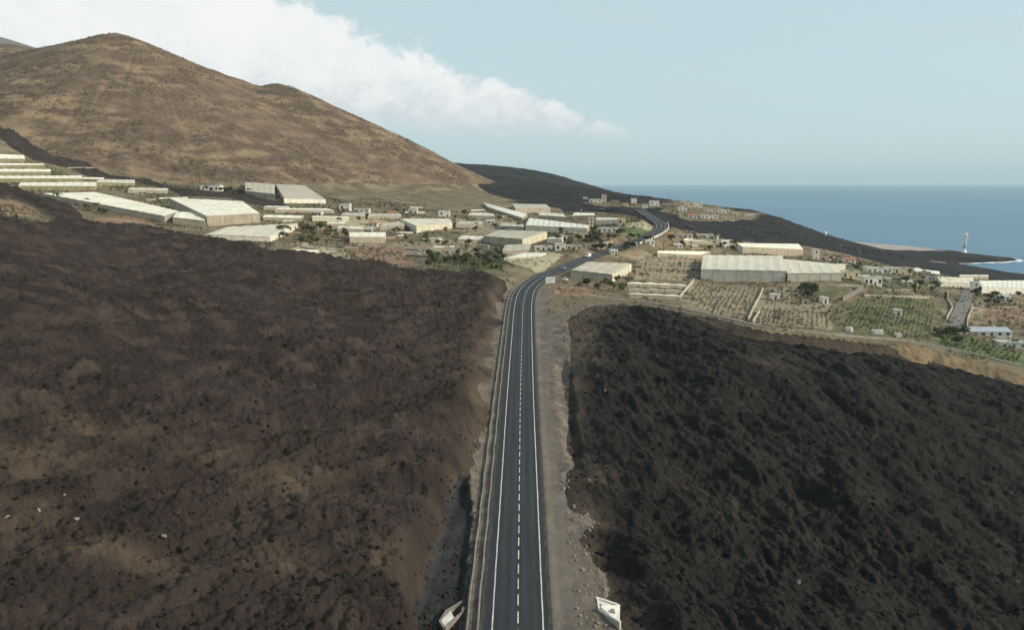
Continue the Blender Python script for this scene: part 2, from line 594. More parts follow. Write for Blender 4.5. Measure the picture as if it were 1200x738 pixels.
def np_mesh(name, V, F, mat, smooth=True):
    """V (n,3), F (m,4) arrays -> object, fast"""
    me = bpy.data.meshes.new(name)
    n, m, k = len(V), len(F), F.shape[1]
    me.vertices.add(n)
    me.vertices.foreach_set('co', np.ascontiguousarray(V, np.float32).ravel())
    me.loops.add(m * k)
    me.loops.foreach_set('vertex_index', np.ascontiguousarray(F, np.int32).ravel())
    me.polygons.add(m)
    me.polygons.foreach_set('loop_start', np.arange(0, m * k, k, dtype=np.int32))
    me.polygons.foreach_set('loop_total', np.full(m, k, np.int32))
    if smooth:
        me.polygons.foreach_set('use_smooth', np.ones(m, bool))
    me.materials.append(MATS[mat])
    me.update(calc_edges=True)
    o = bpy.data.objects.new(name, me)
    COL.objects.link(o)
    return o


def tag(o, label=None, cat=None, group=None, kind=None):
    if label:
        o['label'] = label
    if cat:
        o['category'] = cat
    if group:
        o['group'] = group
    if kind:
        o['kind'] = kind
    return o


def thing(name, label, cat, loc=(0, 0, 0), rz=0.0, group=None):
    o = bpy.data.objects.new(name, None)
    o.empty_display_size = 0.5
    COL.objects.link(o)
    o.location = loc
    o.rotation_euler = (0, 0, rz)
    return tag(o, label, cat, group)


class MB:
    def __init__(self):
        self.v, self.f = [], []

    def add(self, vs, fs):
        o = len(self.v)
        self.v += [tuple(map(float, p)) for p in vs]
        self.f += [tuple(i + o for i in f) for f in fs]
        return self

    def box(self, x0, x1, y0, y1, z0, z1):
        return self.add([(x0, y0, z0), (x1, y0, z0), (x1, y1, z0), (x0, y1, z0), (x0, y0, z1), (x1, y0, z1), (x1, y1, z1), (x0, y1, z1)],
                        [(0, 3, 2, 1), (4, 5, 6, 7), (0, 1, 5, 4), (1, 2, 6, 5), (2, 3, 7, 6), (3, 0, 4, 7)])

    def hexa(self, p):
        """8 points: bottom ring then top ring"""
        return self.add(p, [(0, 3, 2, 1), (4, 5, 6, 7), (0, 1, 5, 4), (1, 2, 6, 5), (2, 3, 7, 6), (3, 0, 4, 7)])

    def lathe(self, prof, n=16, cx=0, cy=0, cap=True):
        vs, fs = [], []
        for r, z in prof:
            for i in range(n):
                a = 2 * math.pi * i / n
                vs.append((cx + r * math.cos(a), cy + r * math.sin(a), z))
        for j in range(len(prof) - 1):
            for i in range(n):
                k = (i + 1) % n
                fs.append((j * n + i, j * n + k, (j + 1) * n + k, (j + 1) * n + i))
        if cap:
            fs.append(tuple(range(n - 1, -1, -1)))
            fs.append(tuple((len(prof) - 1) * n + i for i in range(n)))
        return self.add(vs, fs)

    def tube(self, pts, radii, n=6):
        pts = [Vector(p) for p in pts]
        vs, fs = [], []
        for i, p in enumerate(pts):
            d = (pts[min(i + 1, len(pts) - 1)] - pts[max(i - 1, 0)]).normalized()
            a = d.cross(Vector((0.31, 0.9, 0.2))).normalized()
            b = d.cross(a)
            for k in range(n):
                t = 2 * math.pi * k / n
                vs.append(p + (a * math.cos(t) + b * math.sin(t)) * radii[i])
        for j in range(len(pts) - 1):
            for i in range(n):
                k = (i + 1) % n
                fs.append((j * n + i, j * n + k, (j + 1) * n + k, (j + 1) * n + i))
        fs.append(tuple(range(n - 1, -1, -1)))
        fs.append(tuple((len(pts) - 1) * n + i for i in range(n)))
        return self.add(vs, fs)

    def build(self, name, mat, parent=None, smooth=False):
        return link_mesh(name, self.v, self.f, mat, parent, smooth)


def copy_tree(o, parent=None):
    c = o.copy()
    COL.objects.link(c)
    c.parent = parent
    for ch in o.children:
        if ch is not c:
            copy_tree(ch, c)
    return c


# ------------------------------------------------------------------ materials
def ground_mat(name, c_dark, c_mid, c_light, s_fine=0.9, s_mid=0.12, s_big=0.016, bump=0.6, bump_d=0.5, rough=0.95, ash=None, stretch=None, spec=0.15):
    m, n, b = new_mat(name)
    p = n.pos()
    if stretch:
        p = n.scale_vec(p, stretch)
    f = n.noise(p, s_fine, 8.0, 0.68)
    md = n.noise(p, s_mid, 5.0, 0.6, 0.4)
    bg_ = n.noise(p, s_big, 4.0, 0.55, 0.6)
    c = n.mix(n.ss(f, 0.30, 0.72), c_dark, c_mid)
    c = n.mix(n.m('MULTIPLY', n.ss(md, 0.42, 0.70), 0.8), c, c_light)
    c = n.mix(n.m('MULTIPLY', n.ss(bg_, 0.40, 0.68), 0.55), c, c_mid)
    if ash:
        at_ = n.new('ShaderNodeAttribute', attribute_name='ash')
        af = n.m('MULTIPLY', at_.outputs['Fac'], n.m('MULTIPLY_ADD', f, 0.9, 0.35), clamp=True)
        c = n.mix(af, c, ash)
    n.put(b.inputs['Base Color'], c)
    b.inputs['Roughness'].default_value = rough
    b.inputs['Specular IOR Level'].default_value = spec
    bp = n.new('ShaderNodeBump')
    bp.inputs['Strength'].default_value = bump
    bp.inputs['Distance'].default_value = bump_d
    n.put(bp.inputs['Height'], n.m('MULTIPLY_ADD', n.noise(p, s_fine * 0.45, 8.0, 0.68), 1.0, n.m('MULTIPLY', f, 0.4)))
    n.put(b.inputs['Normal'], bp.outputs[0])
    return m


ground_mat('lava_left', (0.015, 0.0122, 0.0115), (0.046, 0.036, 0.031), (0.078, 0.059, 0.049), s_fine=2.1, bump=1.0, bump_d=0.8, ash=(0.125, 0.092, 0.066))
ground_mat('lava_right', (0.008, 0.0075, 0.0075), (0.023, 0.0205, 0.019), (0.038, 0.032, 0.027), s_fine=2.1, bump=1.0, bump_d=0.8, ash=(0.095, 0.074, 0.056))
ground_mat('lava_far', (0.010, 0.011, 0.013), (0.021, 0.020, 0.022), (0.042, 0.036, 0.034), 0.15, 0.03, 0.006, 0.5, 2.0)
ground_mat('farm_soil', (0.075, 0.062, 0.038), (0.160, 0.128, 0.084), (0.265, 0.215, 0.145), 0.5, 0.05, 0.014, 0.5, 0.5)
ground_mat('hill_soil', (0.062, 0.044, 0.033), (0.150, 0.108, 0.077), (0.290, 0.215, 0.135), 0.30, 0.045, 0.006, 0.9, 1.6, stretch=(0.6, 0.6, 1.5))
ground_mat('gravel', (0.085, 0.074, 0.064), (0.140, 0.122, 0.105), (0.18, 0.157, 0.135), 1.6, 0.2, 0.04, 0.3, 0.2)
ground_mat('rubble', (0.06, 0.051, 0.043), (0.145, 0.123, 0.102), (0.215, 0.182, 0.15), 1.2, 0.25, 0.04, 0.8, 0.5)
ground_mat('old_asphalt', (0.017, 0.018, 0.021), (0.028, 0.030, 0.034), (0.055, 0.052, 0.050), 1.6, 0.22, 0.05, 0.6, 0.3)
ground_mat('sand', (0.26, 0.23, 0.21), (0.36, 0.32, 0.29), (0.42, 0.38, 0.34), 0.2, 0.03, 0.008, 0.2, 0.5)
ground_mat('bank_soil', (0.12, 0.085, 0.05), (0.24, 0.175, 0.105), (0.33, 0.25, 0.16), 0.5, 0.1, 0.03, 0.8, 0.8, stretch=(1, 1, 0.35))
ground_mat('plot_green', (0.060, 0.065, 0.034), (0.125, 0.123, 0.068), (0.20, 0.18, 0.11), 0.6, 0.12, 0.02, 0.6, 0.5)
ground_mat('plot_dry', (0.15, 0.125, 0.085), (0.25, 0.21, 0.15), (0.32, 0.275, 0.20), 0.6, 0.09, 0.02, 0.6, 0.5)
ground_mat('plot_pale', (0.26, 0.24, 0.15), (0.36, 0.33, 0.22), (0.42, 0.39, 0.28), 0.5, 0.08, 0.02, 0.4, 0.5)
ground_mat('plot_red', (0.12, 0.075, 0.05), (0.205, 0.138, 0.095), (0.29, 0.215, 0.15), 0.5, 0.08, 0.02, 0.5, 0.5)
ground_mat('plot_lush', (0.050, 0.075, 0.030), (0.085, 0.120, 0.048), (0.14, 0.16, 0.075), 0.6, 0.12, 0.02, 0.6, 0.5)

# ------------------------------------------------------------------ terrain sheet
NA, NR = 1000, 1050
ang = np.linspace(R(-54), R(54), NA)
rad = np.geomspace(27, 2780, NR)
AA, RR = np.meshgrid(ang, rad)
X = RR * np.sin(AA)
Y = RR * np.cos(AA)


def rbf_cache(x, y, z):
    return z


Z, A = terrain(X, Y, True)
idx = np.arange(NA * NR).reshape(NR, NA)
quads = np.stack([idx[:-1, :-1], idx[:-1, 1:], idx[1:, 1:], idx[1:, :-1]], -1).reshape(-1, 4)[:, ::-1]
VV = np.stack([X, Y, Z], -1).reshape(-1, 3)
ASHV = A['ash'].reshape(-1)


def fc(a):
    return 0.25 * (a[:-1, :-1] + a[:-1, 1:] + a[1:, 1:] + a[1:, :-1]).reshape(-1)


cx, cy, cz = fc(X), fc(Y), fc(Z)
f = {k: fc(v) for k, v in A.items()}
reg = np.full(len(quads), 0)          # farmland
NAMES = ['farmland', 'lava_field', 'lava_field', 'lava_slope', 'hill', 'verge', 'verge', 'old_road_bed', 'sand_flat', 'earth_bank', 'lava_flow']
RMAT = ['farm_soil', 'lava_left', 'lava_right', 'lava_far', 'hill_soil', 'gravel', 'rubble', 'old_asphalt', 'sand', 'bank_soil', 'lava_left']
reg[f['mc'] > 0.45] = 4
reg[(f['s'] > 0) & (f['s'] < 12) & (cy < 345)] = 5
reg[(f['s'] > 0) & (f['s'] < 40) & (cy < 345) & (f['sdr'] > -6)] = 6
reg[(f['s'] > 0) & (f['s'] < 8.4 + 1.2 * perlin(cx * 0, cy / 9, 7)) & (cy < 345)] = 5
reg[(f['s'] <= 0) & (f['s'] > -30) & (cy < 330) & (f['sdl'] > -4)] = 6
reg[f['ml'] > 0.3] = 1
reg[f['mr'] > 0.3] = 2
reg[(f['sdf'] > 0) & (cy > 400) & (f['mc'] < 0.45)] = 3
reg[f['sds'] > 0] = 10
reg[(f['pl'] + 0.9 * perlin(cx / 3.2, cy / 3.2, 79) + 0.35 * perlin(cx / 1.1, cy / 1.1, 80) > 0.3) & (f['s'] < -7.6)] = 7
reg[(cx > 440) & (cy > 1040)] = 3
reg[in_poly(cx, cy, SAND) & (cz > 0.5)] = 8
reg[(f['drop'] > 0.05) & (f['sdr'] < 6.0 + 3.0 * perlin(cx / 8, cy / 8, 77)) & (cx > 158 + 9 * perlin(cx / 6, cy / 6, 78)) & (f['sdr'] > -1.0)] = 9
# cultivated plots: plan outline, look
PLOTS = [
    ('field', 'plot_dry', [(797, 352), (812, 331), (890, 334), (874, 378)]),
    ('field', 'plot_dry', [(876, 379), (892, 338), (945, 336), (950, 352), (972, 356), (975, 386)]),
    ('field', 'plot_green', [(978, 388), (975, 360), (1010, 346), (1095, 350), (1105, 368), (1110, 390), (1085, 402)]),
    ('field', 'plot_lush', [(1088, 404), (1110, 392), (1135, 394), (1200, 415), (1215, 432), (1190, 428)]),
    ('field', 'plot_green', [(950, 350), (945, 337), (1010, 336), (988, 352)]),
    ('field', 'plot_dry', [(742, 328), (750, 297), (772, 296), (818, 302), (818, 328)]),
    ('field', 'plot_red', [(1150, 372), (1158, 358), (1215, 362), (1215, 382)]),
    ('field', 'plot_dry', [(1135, 372), (1140, 350), (1160, 352), (1155, 372)]),
    ('field', 'plot_lush', [(729, 274), (727, 268), (755, 266.5), (764, 268), (757, 274)]),
    ('field', 'plot_pale', [(731, 267), (733, 260), (756, 259), (765, 264), (762, 267.5), (750, 266.2)]),
    ('field', 'plot_red', [(-30, 233), (14, 235), (41, 246), (54, 256), (30, 254), (-30, 248)]),
    ('field', 'plot_green', [(-30, 248), (30, 254), (55, 257), (55, 263), (27, 259.5), (-30, 254.5)]),
    ('field', 'plot_red', [(119, 266), (116, 256), (150, 252), (190, 262), (190, 270), (150, 268)]),
    ('field', 'plot_red', [(415, 305), (420, 290), (470, 288), (490, 312)]),
    ('field', 'plot_green', [(500, 316), (505, 300), (590, 300), (592, 318)]),
    ('field', 'plot_dry', [(545, 275), (560, 252), (600, 255), (616, 270), (570, 274)]),
    ('field', 'plot_green', [(0, 216), (0, 192), (50, 194), (100, 210), (110, 223), (20, 223)]),
    ('village_ground', 'farm_soil', [(776, 247), (780, 240), (812, 237), (850, 246), (892, 252), (890, 256), (845, 261), (805, 258)]),
    ('village_ground', 'farm_soil', [(684, 239), (690, 235.5), (730, 237), (774, 240), (775, 244), (730, 244.5)]),
    ('field', 'plot_pale', [(400, 262), (402, 256), (440, 258), (470, 262), (460, 270), (425, 268)]),
    ('field', 'plot_dry', [(455, 300), (460, 284), (520, 280), (560, 284), (556, 298)]),
    ('field', 'plot_green', [(455, 284), (500, 274), (540, 272), (560, 276), (556, 283)]),
    ('field', 'plot_pale', [(330, 296), (350, 288), (400, 292), (412, 304)]),
    ('field', 'plot_red', [(640, 345), (648, 336), (690, 334), (700, 348)]),
    ('field', 'plot_green', [(1015, 346), (1018, 338), (1072, 343), (1070, 348)]),
    ('field', 'plot_green', [(960, 316), (985, 305), (1110, 330), (1100, 342), (1040, 336)]),
    ('field', 'plot_green', [(160, 234), (200, 226), (215, 231), (195, 240)]),
    ('field', 'plot_pale', [(588, 305), (600, 297), (645, 294), (660, 299), (635, 318), (612, 312)]),
]
for i, (nm, mt, px) in enumerate(PLOTS):
    poly = hits(px)
    NAMES.append(nm)
    RMAT.append(mt)
    wj = 14.0 if nm == 'village_ground' else 1.6
    ok = in_poly(cx + wj * perlin(cx / (wj * 2.2), cy / (wj * 2.2), 501), cy + wj * perlin(cx / (wj * 2.2), cy / (wj * 2.2), 502), poly) & ((reg == 0) | ((reg == 3) & (nm == 'village_ground')))
    reg[ok] = len(NAMES) - 1
for r in range(len(NAMES)):
    k = np.where(reg == r)[0]
    if not len(k):
        continue
    q = quads[k]
    u, inv = np.unique(q, return_inverse=True)
    o = np_mesh(NAMES[r], VV[u], inv.reshape(-1, 4), RMAT[r])
    at_ = o.data.attributes.new('ash', 'FLOAT', 'POINT')
    at_.data.foreach_set('value', ASHV[u].astype(np.float32))
    o['kind'] = 'structure'

# ------------------------------------------------------------------ more materials
def plain(name, col, rough=0.7, var=0.18, scale=0.6, bump=0.0, metal=0.0, spec=0.3, dirt=None, streak=None):
    m, n, b = new_mat(name)
    p = n.pos()
    v = n.scale_vec(p, streak) if streak else p
    f = n.noise(v, scale, 6.0, 0.6, 0.2)
    lo = tuple(c * (1 - var) for c in col)
    hi = tuple(min(1, c * (1 + var)) for c in col)
    c = n.mix(n.ss(f, 0.3, 0.7), lo, hi)
    if dirt:
        c = n.mix(n.m('MULTIPLY', n.ss(n.noise(p, scale * 0.35, 5.0, 0.62), 0.48, 0.72), 0.6), c, dirt)
    n.put(b.inputs['Base Color'], c)
    b.inputs['Roughness'].default_value = rough
    b.inputs['Metallic'].default_value = metal
    b.inputs['Specular IOR Level'].default_value = spec
    if bump:
        bp = n.new('ShaderNodeBump')
        bp.inputs['Strength'].default_value = bump
        bp.inputs['Distance'].default_value = 0.05
        n.put(bp.inputs['Height'], f)
        n.put(b.inputs['Normal'], bp.outputs[0])
    return m


plain('asphalt', (0.024, 0.0265, 0.031), 0.85, 0.16, 0.35, 0.1, dirt=(0.036, 0.036, 0.037), streak=(3.0, 0.15, 1))
plain('asphalt_worn', (0.028, 0.031, 0.036), 0.7, 0.2, 0.35, 0.1, dirt=(0.026, 0.029, 0.034), streak=(2.0, 0.12, 1))
plain('asphalt_dusty', (0.048, 0.045, 0.042), 0.9, 0.3, 0.7, 0.1, dirt=(0.03, 0.031, 0.034))
plain('road_paint', (0.52, 0.52, 0.50), 0.7, 0.25, 1.2, dirt=(0.30, 0.30, 0.29))
plain('concrete', (0.22, 0.195, 0.175), 0.9, 0.2, 0.8, 0.2, dirt=(0.15, 0.125, 0.105))
plain('concrete_white', (0.62, 0.60, 0.55), 0.9, 0.15, 1.2, 0.2, dirt=(0.35, 0.32, 0.27))
plain('plastic_white', (0.70, 0.67, 0.56), 0.5, 0.10, 0.22, dirt=(0.52, 0.48, 0.37), streak=(1, 0.3, 1))
plain('plastic_cream', (0.60, 0.55, 0.40), 0.5, 0.14, 0.22, dirt=(0.42, 0.37, 0.26), streak=(1, 0.3, 1))
plain('plastic_grey', (0.42, 0.385, 0.31), 0.6, 0.16, 0.22, dirt=(0.28, 0.245, 0.19), streak=(0.3, 1, 1))
plain('plastic_pale', (0.55, 0.515, 0.42), 0.55, 0.12, 0.22, dirt=(0.42, 0.38, 0.29), streak=(1, 0.3, 1))
plain('net_cream', (0.60, 0.56, 0.43), 0.8, 0.12, 0.5, dirt=(0.45, 0.40, 0.29), streak=(1, 1, 0.3))  # also the painted sunlit tone of some end walls
plain('net_grey', (0.34, 0.30, 0.235), 0.85, 0.16, 0.5, dirt=(0.20, 0.165, 0.12), streak=(1, 1, 0.3))  # also the painted shaded tone of some front walls
plain('net_olive', (0.215, 0.20, 0.125), 0.85, 0.2, 0.5, dirt=(0.13, 0.125, 0.07), streak=(1, 1, 0.3))
plain('net_white', (0.66, 0.63, 0.53), 0.8, 0.12, 0.5, dirt=(0.48, 0.43, 0.33), streak=(1, 1, 0.3))
plain('post_metal', (0.36, 0.34, 0.30), 0.5, 0.1, 1.0, metal=0.4)
plain('wall_white', (0.72, 0.69, 0.61), 0.85, 0.08, 0.8, dirt=(0.55, 0.50, 0.42), streak=(1, 1, 0.3))
plain('wall_pale', (0.42, 0.385, 0.32), 0.9, 0.18, 0.8, dirt=(0.27, 0.24, 0.19))
plain('wall_cream', (0.62, 0.53, 0.36), 0.85, 0.08, 0.8, dirt=(0.5, 0.42, 0.28), streak=(1, 1, 0.3))
plain('wall_pink', (0.62, 0.52, 0.46), 0.85, 0.08, 0.8, dirt=(0.48, 0.36, 0.30), streak=(1, 1, 0.3))
plain('wall_stone', (0.30, 0.25, 0.20), 0.95, 0.25, 1.2, 0.3, dirt=(0.17, 0.14, 0.11))
plain('roof_tile', (0.34, 0.15, 0.085), 0.85, 0.2, 1.2, dirt=(0.23, 0.13, 0.09))
plain('roof_grey', (0.44, 0.42, 0.38), 0.85, 0.12, 0.7, dirt=(0.30, 0.28, 0.25))
plain('roof_blue', (0.36, 0.39, 0.43), 0.5, 0.08, 0.7, dirt=(0.28, 0.29, 0.31))
plain('glass_dark', (0.035, 0.04, 0.045), 0.15, 0.1, 0.5, spec=0.5)
plain('door_brown', (0.13, 0.075, 0.04), 0.6, 0.15, 1.0)
plain('wood_pole', (0.17, 0.135, 0.10), 0.9, 0.2, 1.5)
plain('bark', (0.14, 0.105, 0.075), 0.95, 0.25, 2.0, 0.4)
plain('palm_trunk', (0.20, 0.155, 0.11), 0.95, 0.25, 3.0, 0.4)
plain('leaf_green', (0.070, 0.090, 0.035), 0.7, 0.35, 1.2)
plain('leaf_dry', (0.15, 0.125, 0.065), 0.8, 0.3, 1.2)
plain('leaf_scrub', (0.105, 0.085, 0.055), 0.85, 0.3, 0.3)
plain('leaf_dark', (0.042, 0.058, 0.030), 0.7, 0.35, 1.2)
plain('crop_dry', (0.235, 0.20, 0.125), 0.8, 0.3, 1.0)
plain('crop_green', (0.140, 0.142, 0.075), 0.7, 0.3, 1.0)
plain('leaf_banana', (0.105, 0.125, 0.055), 0.6, 0.35, 1.0)
plain('lava_rock', (0.045, 0.038, 0.034), 0.95, 0.4, 0.8, 0.6)
plain('lava_rock_black', (0.028, 0.026, 0.025), 0.95, 0.4, 0.8, 0.6)
plain('pale_rock', (0.21, 0.185, 0.155), 0.95, 0.25, 1.5, 0.6)
plain('light_white', (0.82, 0.82, 0.80), 0.6, 0.03, 0.5)
plain('car_white', (0.75, 0.76, 0.78), 0.3, 0.03, 0.5, spec=0.5)
plain('car_blue', (0.20, 0.27, 0.38), 0.3, 0.05, 0.5, spec=0.5)
plain('car_red', (0.30, 0.07, 0.055), 0.35, 0.05, 0.5, spec=0.5)
plain('rubber', (0.02, 0.02, 0.02), 0.9, 0.1, 1.0)
plain('sign_white', (0.80, 0.80, 0.79), 0.5, 0.03, 0.6)
plain('sign_print', (0.42, 0.44, 0.47), 0.6, 0.05, 0.6)
plain('mountain_blue', (0.10, 0.105, 0.10), 0.95, 0.3, 0.004, dirt=(0.14, 0.125, 0.10))

m, n, b = new_mat('sea_water')
p = n.pos()
big = n.noise(n.scale_vec(p, (1, 0.25, 1)), 0.0014, 4.0, 0.55, 0.4)
c = n.mix(n.ss(big, 0.35, 0.68), (0.038, 0.122, 0.215), (0.056, 0.150, 0.245))
n.put(b.inputs['Base Color'], c)
b.inputs['Roughness'].default_value = 0.34
b.inputs['IOR'].default_value = 1.33
bp = n.new('ShaderNodeBump')
bp.inputs['Strength'].default_value = 0.6
bp.inputs['Distance'].default_value = 1.6
n.put(bp.inputs['Height'], n.m('ADD', n.noise(p, 0.035, 6.0, 0.62), n.noise(p, 0.004, 3.0, 0.5)))
n.put(b.inputs['Normal'], bp.outputs[0])
m, n, b = new_mat('surf_foam')
b.inputs['Base Color'].default_value = (0.72, 0.75, 0.76, 1)
b.inputs['Roughness'].default_value = 0.9

# ------------------------------------------------------------------ sea, far mountain
mb = MB()
SEA_R = 60000.0
ring = [(0.0, 0.0)]
vs, fs = [], []
rr = [400, 900, 1800, 4000, 9000, 20000, SEA_R]
NS = 64
for r_ in rr:
    for i in range(NS):
        a_ = 2 * math.pi * i / NS
        vs.append((r_ * math.cos(a_) + 900, r_ * math.sin(a_) + 1000, 0))
for j in range(len(rr) - 1):
    for i in range(NS):
        k = (i + 1) % NS
        fs.append((j * NS + i, (j + 1) * NS + i, (j + 1) * NS + k, j * NS + k))
fs.append(tuple(range(NS)))
tag(mb.add(vs, fs).build('sea', 'sea_water'), kind='structure')

gx, gy = np.meshgrid(np.linspace(-4200, 0, 150), np.linspace(2850, 5000, 90))
pk = [(-2420, 3350, 800, 0.34), (-1900, 3300, 560, 0.33), (-780, 3400, 272, 0.2), (-1100, 3500, 330, 0.24), (-1500, 3400, 400, 0.25)]
mz = np.full(gx.shape, -1e3)
for px_, py_, ph_, sl_ in pk:
    mz = smax(mz, ph_ - sl_ * np.hypot(gx - px_, gy - py_), 25)
mz = mz + 22 * fbm(gx, gy, 420, 5, 300, 0.55, True) * sstep(mz, 0, 300)
mz = np.maximum(mz, -20)
gi = np.arange(gx.size).reshape(gx.shape)
gq = np.stack([gi[:-1, :-1], gi[:-1, 1:], gi[1:, 1:], gi[1:, :-1]], -1).reshape(-1, 4)
tag(np_mesh('mountain', np.stack([gx, gy, mz], -1).reshape(-1, 3), gq, 'mountain_blue'), kind='structure')

# surf along the shore
def ribbon(name, pts, width, z, mat, parent=None):
    pts = np.array(pts, float)
    t = np.gradient(pts, axis=0)
    t /= np.linalg.norm(t, axis=1)[:, None] + 1e-9
    nn = np.stack([t[:, 1], -t[:, 0]], 1)
    vs_, fs_ = [], []
    for i, (p_, q_) in enumerate(zip(pts, nn)):
        w_ = width * (0.45 + 0.9 * random.random())
        vs_ += [(p_[0] - q_[0] * width * 0.4, p_[1] - q_[1] * width * 0.4, z), (p_[0] + q_[0] * w_, p_[1] + q_[1] * w_, z)]
    for i in range(len(pts) - 1):
        fs_.append((2 * i, 2 * i + 1, 2 * i + 3, 2 * i + 2))
    return link_mesh(name, vs_, fs_, mat, parent)


shore = resample(np.array(COAST[2:17], float), 7.0)
sd_ = sd_poly(shore[:, 0], shore[:, 1], COAST)
o = ribbon('surf', shore, 9.0, 0.06, 'surf_foam')
tag(o, 'white surf breaking along the dark rocky shore', 'surf', kind='stuff')

# ------------------------------------------------------------------ the road
def strip(name, s0, s1, dz, mat, parent=None, i0=0, i1=None, skirt=0.0, step=1, wear=0.0):
    i1 = len(RC) - 1 if i1 is None else i1
    ids = list(range(i0, i1 + 1, step))
    vs_, fs_ = [], []
    for i in ids:
        c_, q_ = RC[i], RN[i]
        j = wear * math.sin(i * 1.7) * random.random()
        cam_ = -0.02 * abs(s0 + s1) / 2 * 0
        vs_ += [(c_[0] + q_[0] * (s0 + j), c_[1] + q_[1] * (s0 + j), c_[2] + dz), (c_[0] + q_[0] * (s1 + j), c_[1] + q_[1] * (s1 + j), c_[2] + dz)]
        if skirt:
            vs_ += [(vs_[-2][0], vs_[-2][1], c_[2] + dz - skirt), (vs_[-2][0], vs_[-2][1], c_[2] + dz - skirt)]
    k = 4 if skirt else 2
    for i in range(len(ids) - 1):
        a_, b_ = i * k, (i + 1) * k
        fs_.append((a_, a_ + 1, b_ + 1, b_))
        if skirt:
            fs_ += [(a_ + 2, a_, b_, b_ + 2), (a_ + 1, a_ + 3, b_ + 3, b_ + 1)]
    return link_mesh(name, vs_, fs_, mat, parent)


road = strip('road', -5.4, 4.8, 0.0, 'asphalt', skirt=0.6)
for nm_, a0, a1 in (('worn_band', -2.75, -2.05), ('worn_band', -1.15, -0.45), ('worn_band', 0.5, 1.2), ('worn_band', 2.1, 2.8)):
    strip(nm_, a0, a1, 0.005, 'asphalt_worn', road, wear=0.12)
strip('dusty_margin', -5.39, -4.75, 0.005, 'asphalt_dusty', road, wear=0.25)
strip('dusty_margin', 4.3, 4.79, 0.005, 'asphalt_dusty', road, wear=0.2)
tag(road, kind='structure')
strip('edge_line', -3.66, -3.48, 0.012, 'road_paint', road, wear=0.03)
strip('edge_line', 3.42, 3.60, 0.012, 'road_paint', road, wear=0.03)


def road_pt(s_arc, off, dz=0.0):
    c_ = [np.interp(s_arc, RS, RC[:, i]) for i in range(3)]
    q_ = [np.interp(s_arc, RS, RN[:, i]) for i in range(2)]
    return (c_[0] + q_[0] * off, c_[1] + q_[1] * off, c_[2] + dz), q_


s_ = 40.0
i_d = 0
while s_ < RS[-1] - 20:
    yy = road_pt(s_, 0)[0][1]
    L_ = 2.7 if yy < 330 else 9.0
    P_ = 4.1 if yy < 330 else 10.2
    mb = MB()
    vs = []
    for k in range(4):
        (x_, y_, z_), q_ = road_pt(s_ + L_ * k / 3, 0, 0.012)
        vs += [(x_ - q_[0] * 0.085, y_ - q_[1] * 0.085, z_), (x_ + q_[0] * 0.085, y_ + q_[1] * 0.085, z_)]
    mb.add(vs, [(0, 1, 3, 2), (2, 3, 5, 4), (4, 5, 7, 6)])
    mb.build('lane_dash', 'road_paint', road)
    s_ += P_

# lined drain with two kerbs along the left of the carriageway
dr = thing('roadside_drain', 'concrete lined drain with raised kerbs along the road edge', 'drain')
iN = int(np.argmax(RC[:, 1] > 372))


def kerb(name, s0, s1, z0, z1, mat, parent, i0, i1, brk=0):
    vs_, fs_ = [], []
    ids = list(range(i0, i1))
    for i in ids:
        c_, q_ = RC[i], RN[i]
        j = 0.05 * math.sin(i * 0.9)
        for s__, zz_ in ((s0, z0), (s0, z1), (s1, z1), (s1, z0)):
            vs_.append((c_[0] + q_[0] * (s__ + j), c_[1] + q_[1] * (s__ + j), c_[2] + zz_))
    for i in range(len(ids) - 1):
        a_, b_ = 4 * i, 4 * i + 4
        fs_ += [(a_, a_ + 1, b_ + 1, b_), (a_ + 1, a_ + 2, b_ + 2, b_ + 1), (a_ + 2, a_ + 3, b_ + 3, b_ + 2)]
    fs_ += [(0, 3, 2, 1), (len(vs_) - 4, len(vs_) - 3, len(vs_) - 2, len(vs_) - 1)]
    return link_mesh(name, vs_, fs_, mat, parent)


for a_ in range(18, iN, 6):
    kerb('kerb', -5.75, -5.47, -0.6, 0.07, 'concrete', dr, a_, min(a_ + 6, iN) + 1)
for a_ in range(18, iN, 6):
    kerb('kerb', -7.25, -7.0, -0.9, -0.16, 'concrete', dr, a_, min(a_ + 6, iN) + 1)
kerb('channel', -7.0, -5.75, -1.2, -0.38, 'rubble', dr, 18, iN)

# white crash wall on the outside of the far bend, in cast sections
cw = thing('crash_wall', 'white concrete crash wall on the outside of the far road bend', 'crash barrier')
j0, j1 = int(np.argmax(RC[:, 1] > 498)), int(np.argmax(RC[:, 1] > 600))
for a_ in range(j0, j1, 4):
    kerb('wall_section', 5.3, 5.75, -0.8, 0.75, 'concrete_white', cw, a_, a_ + 5 - (1 if (a_ // 4) % 3 else 0))


# ------------------------------------------------------------------ greenhouses
def G(p):
    return np.array(p, float)


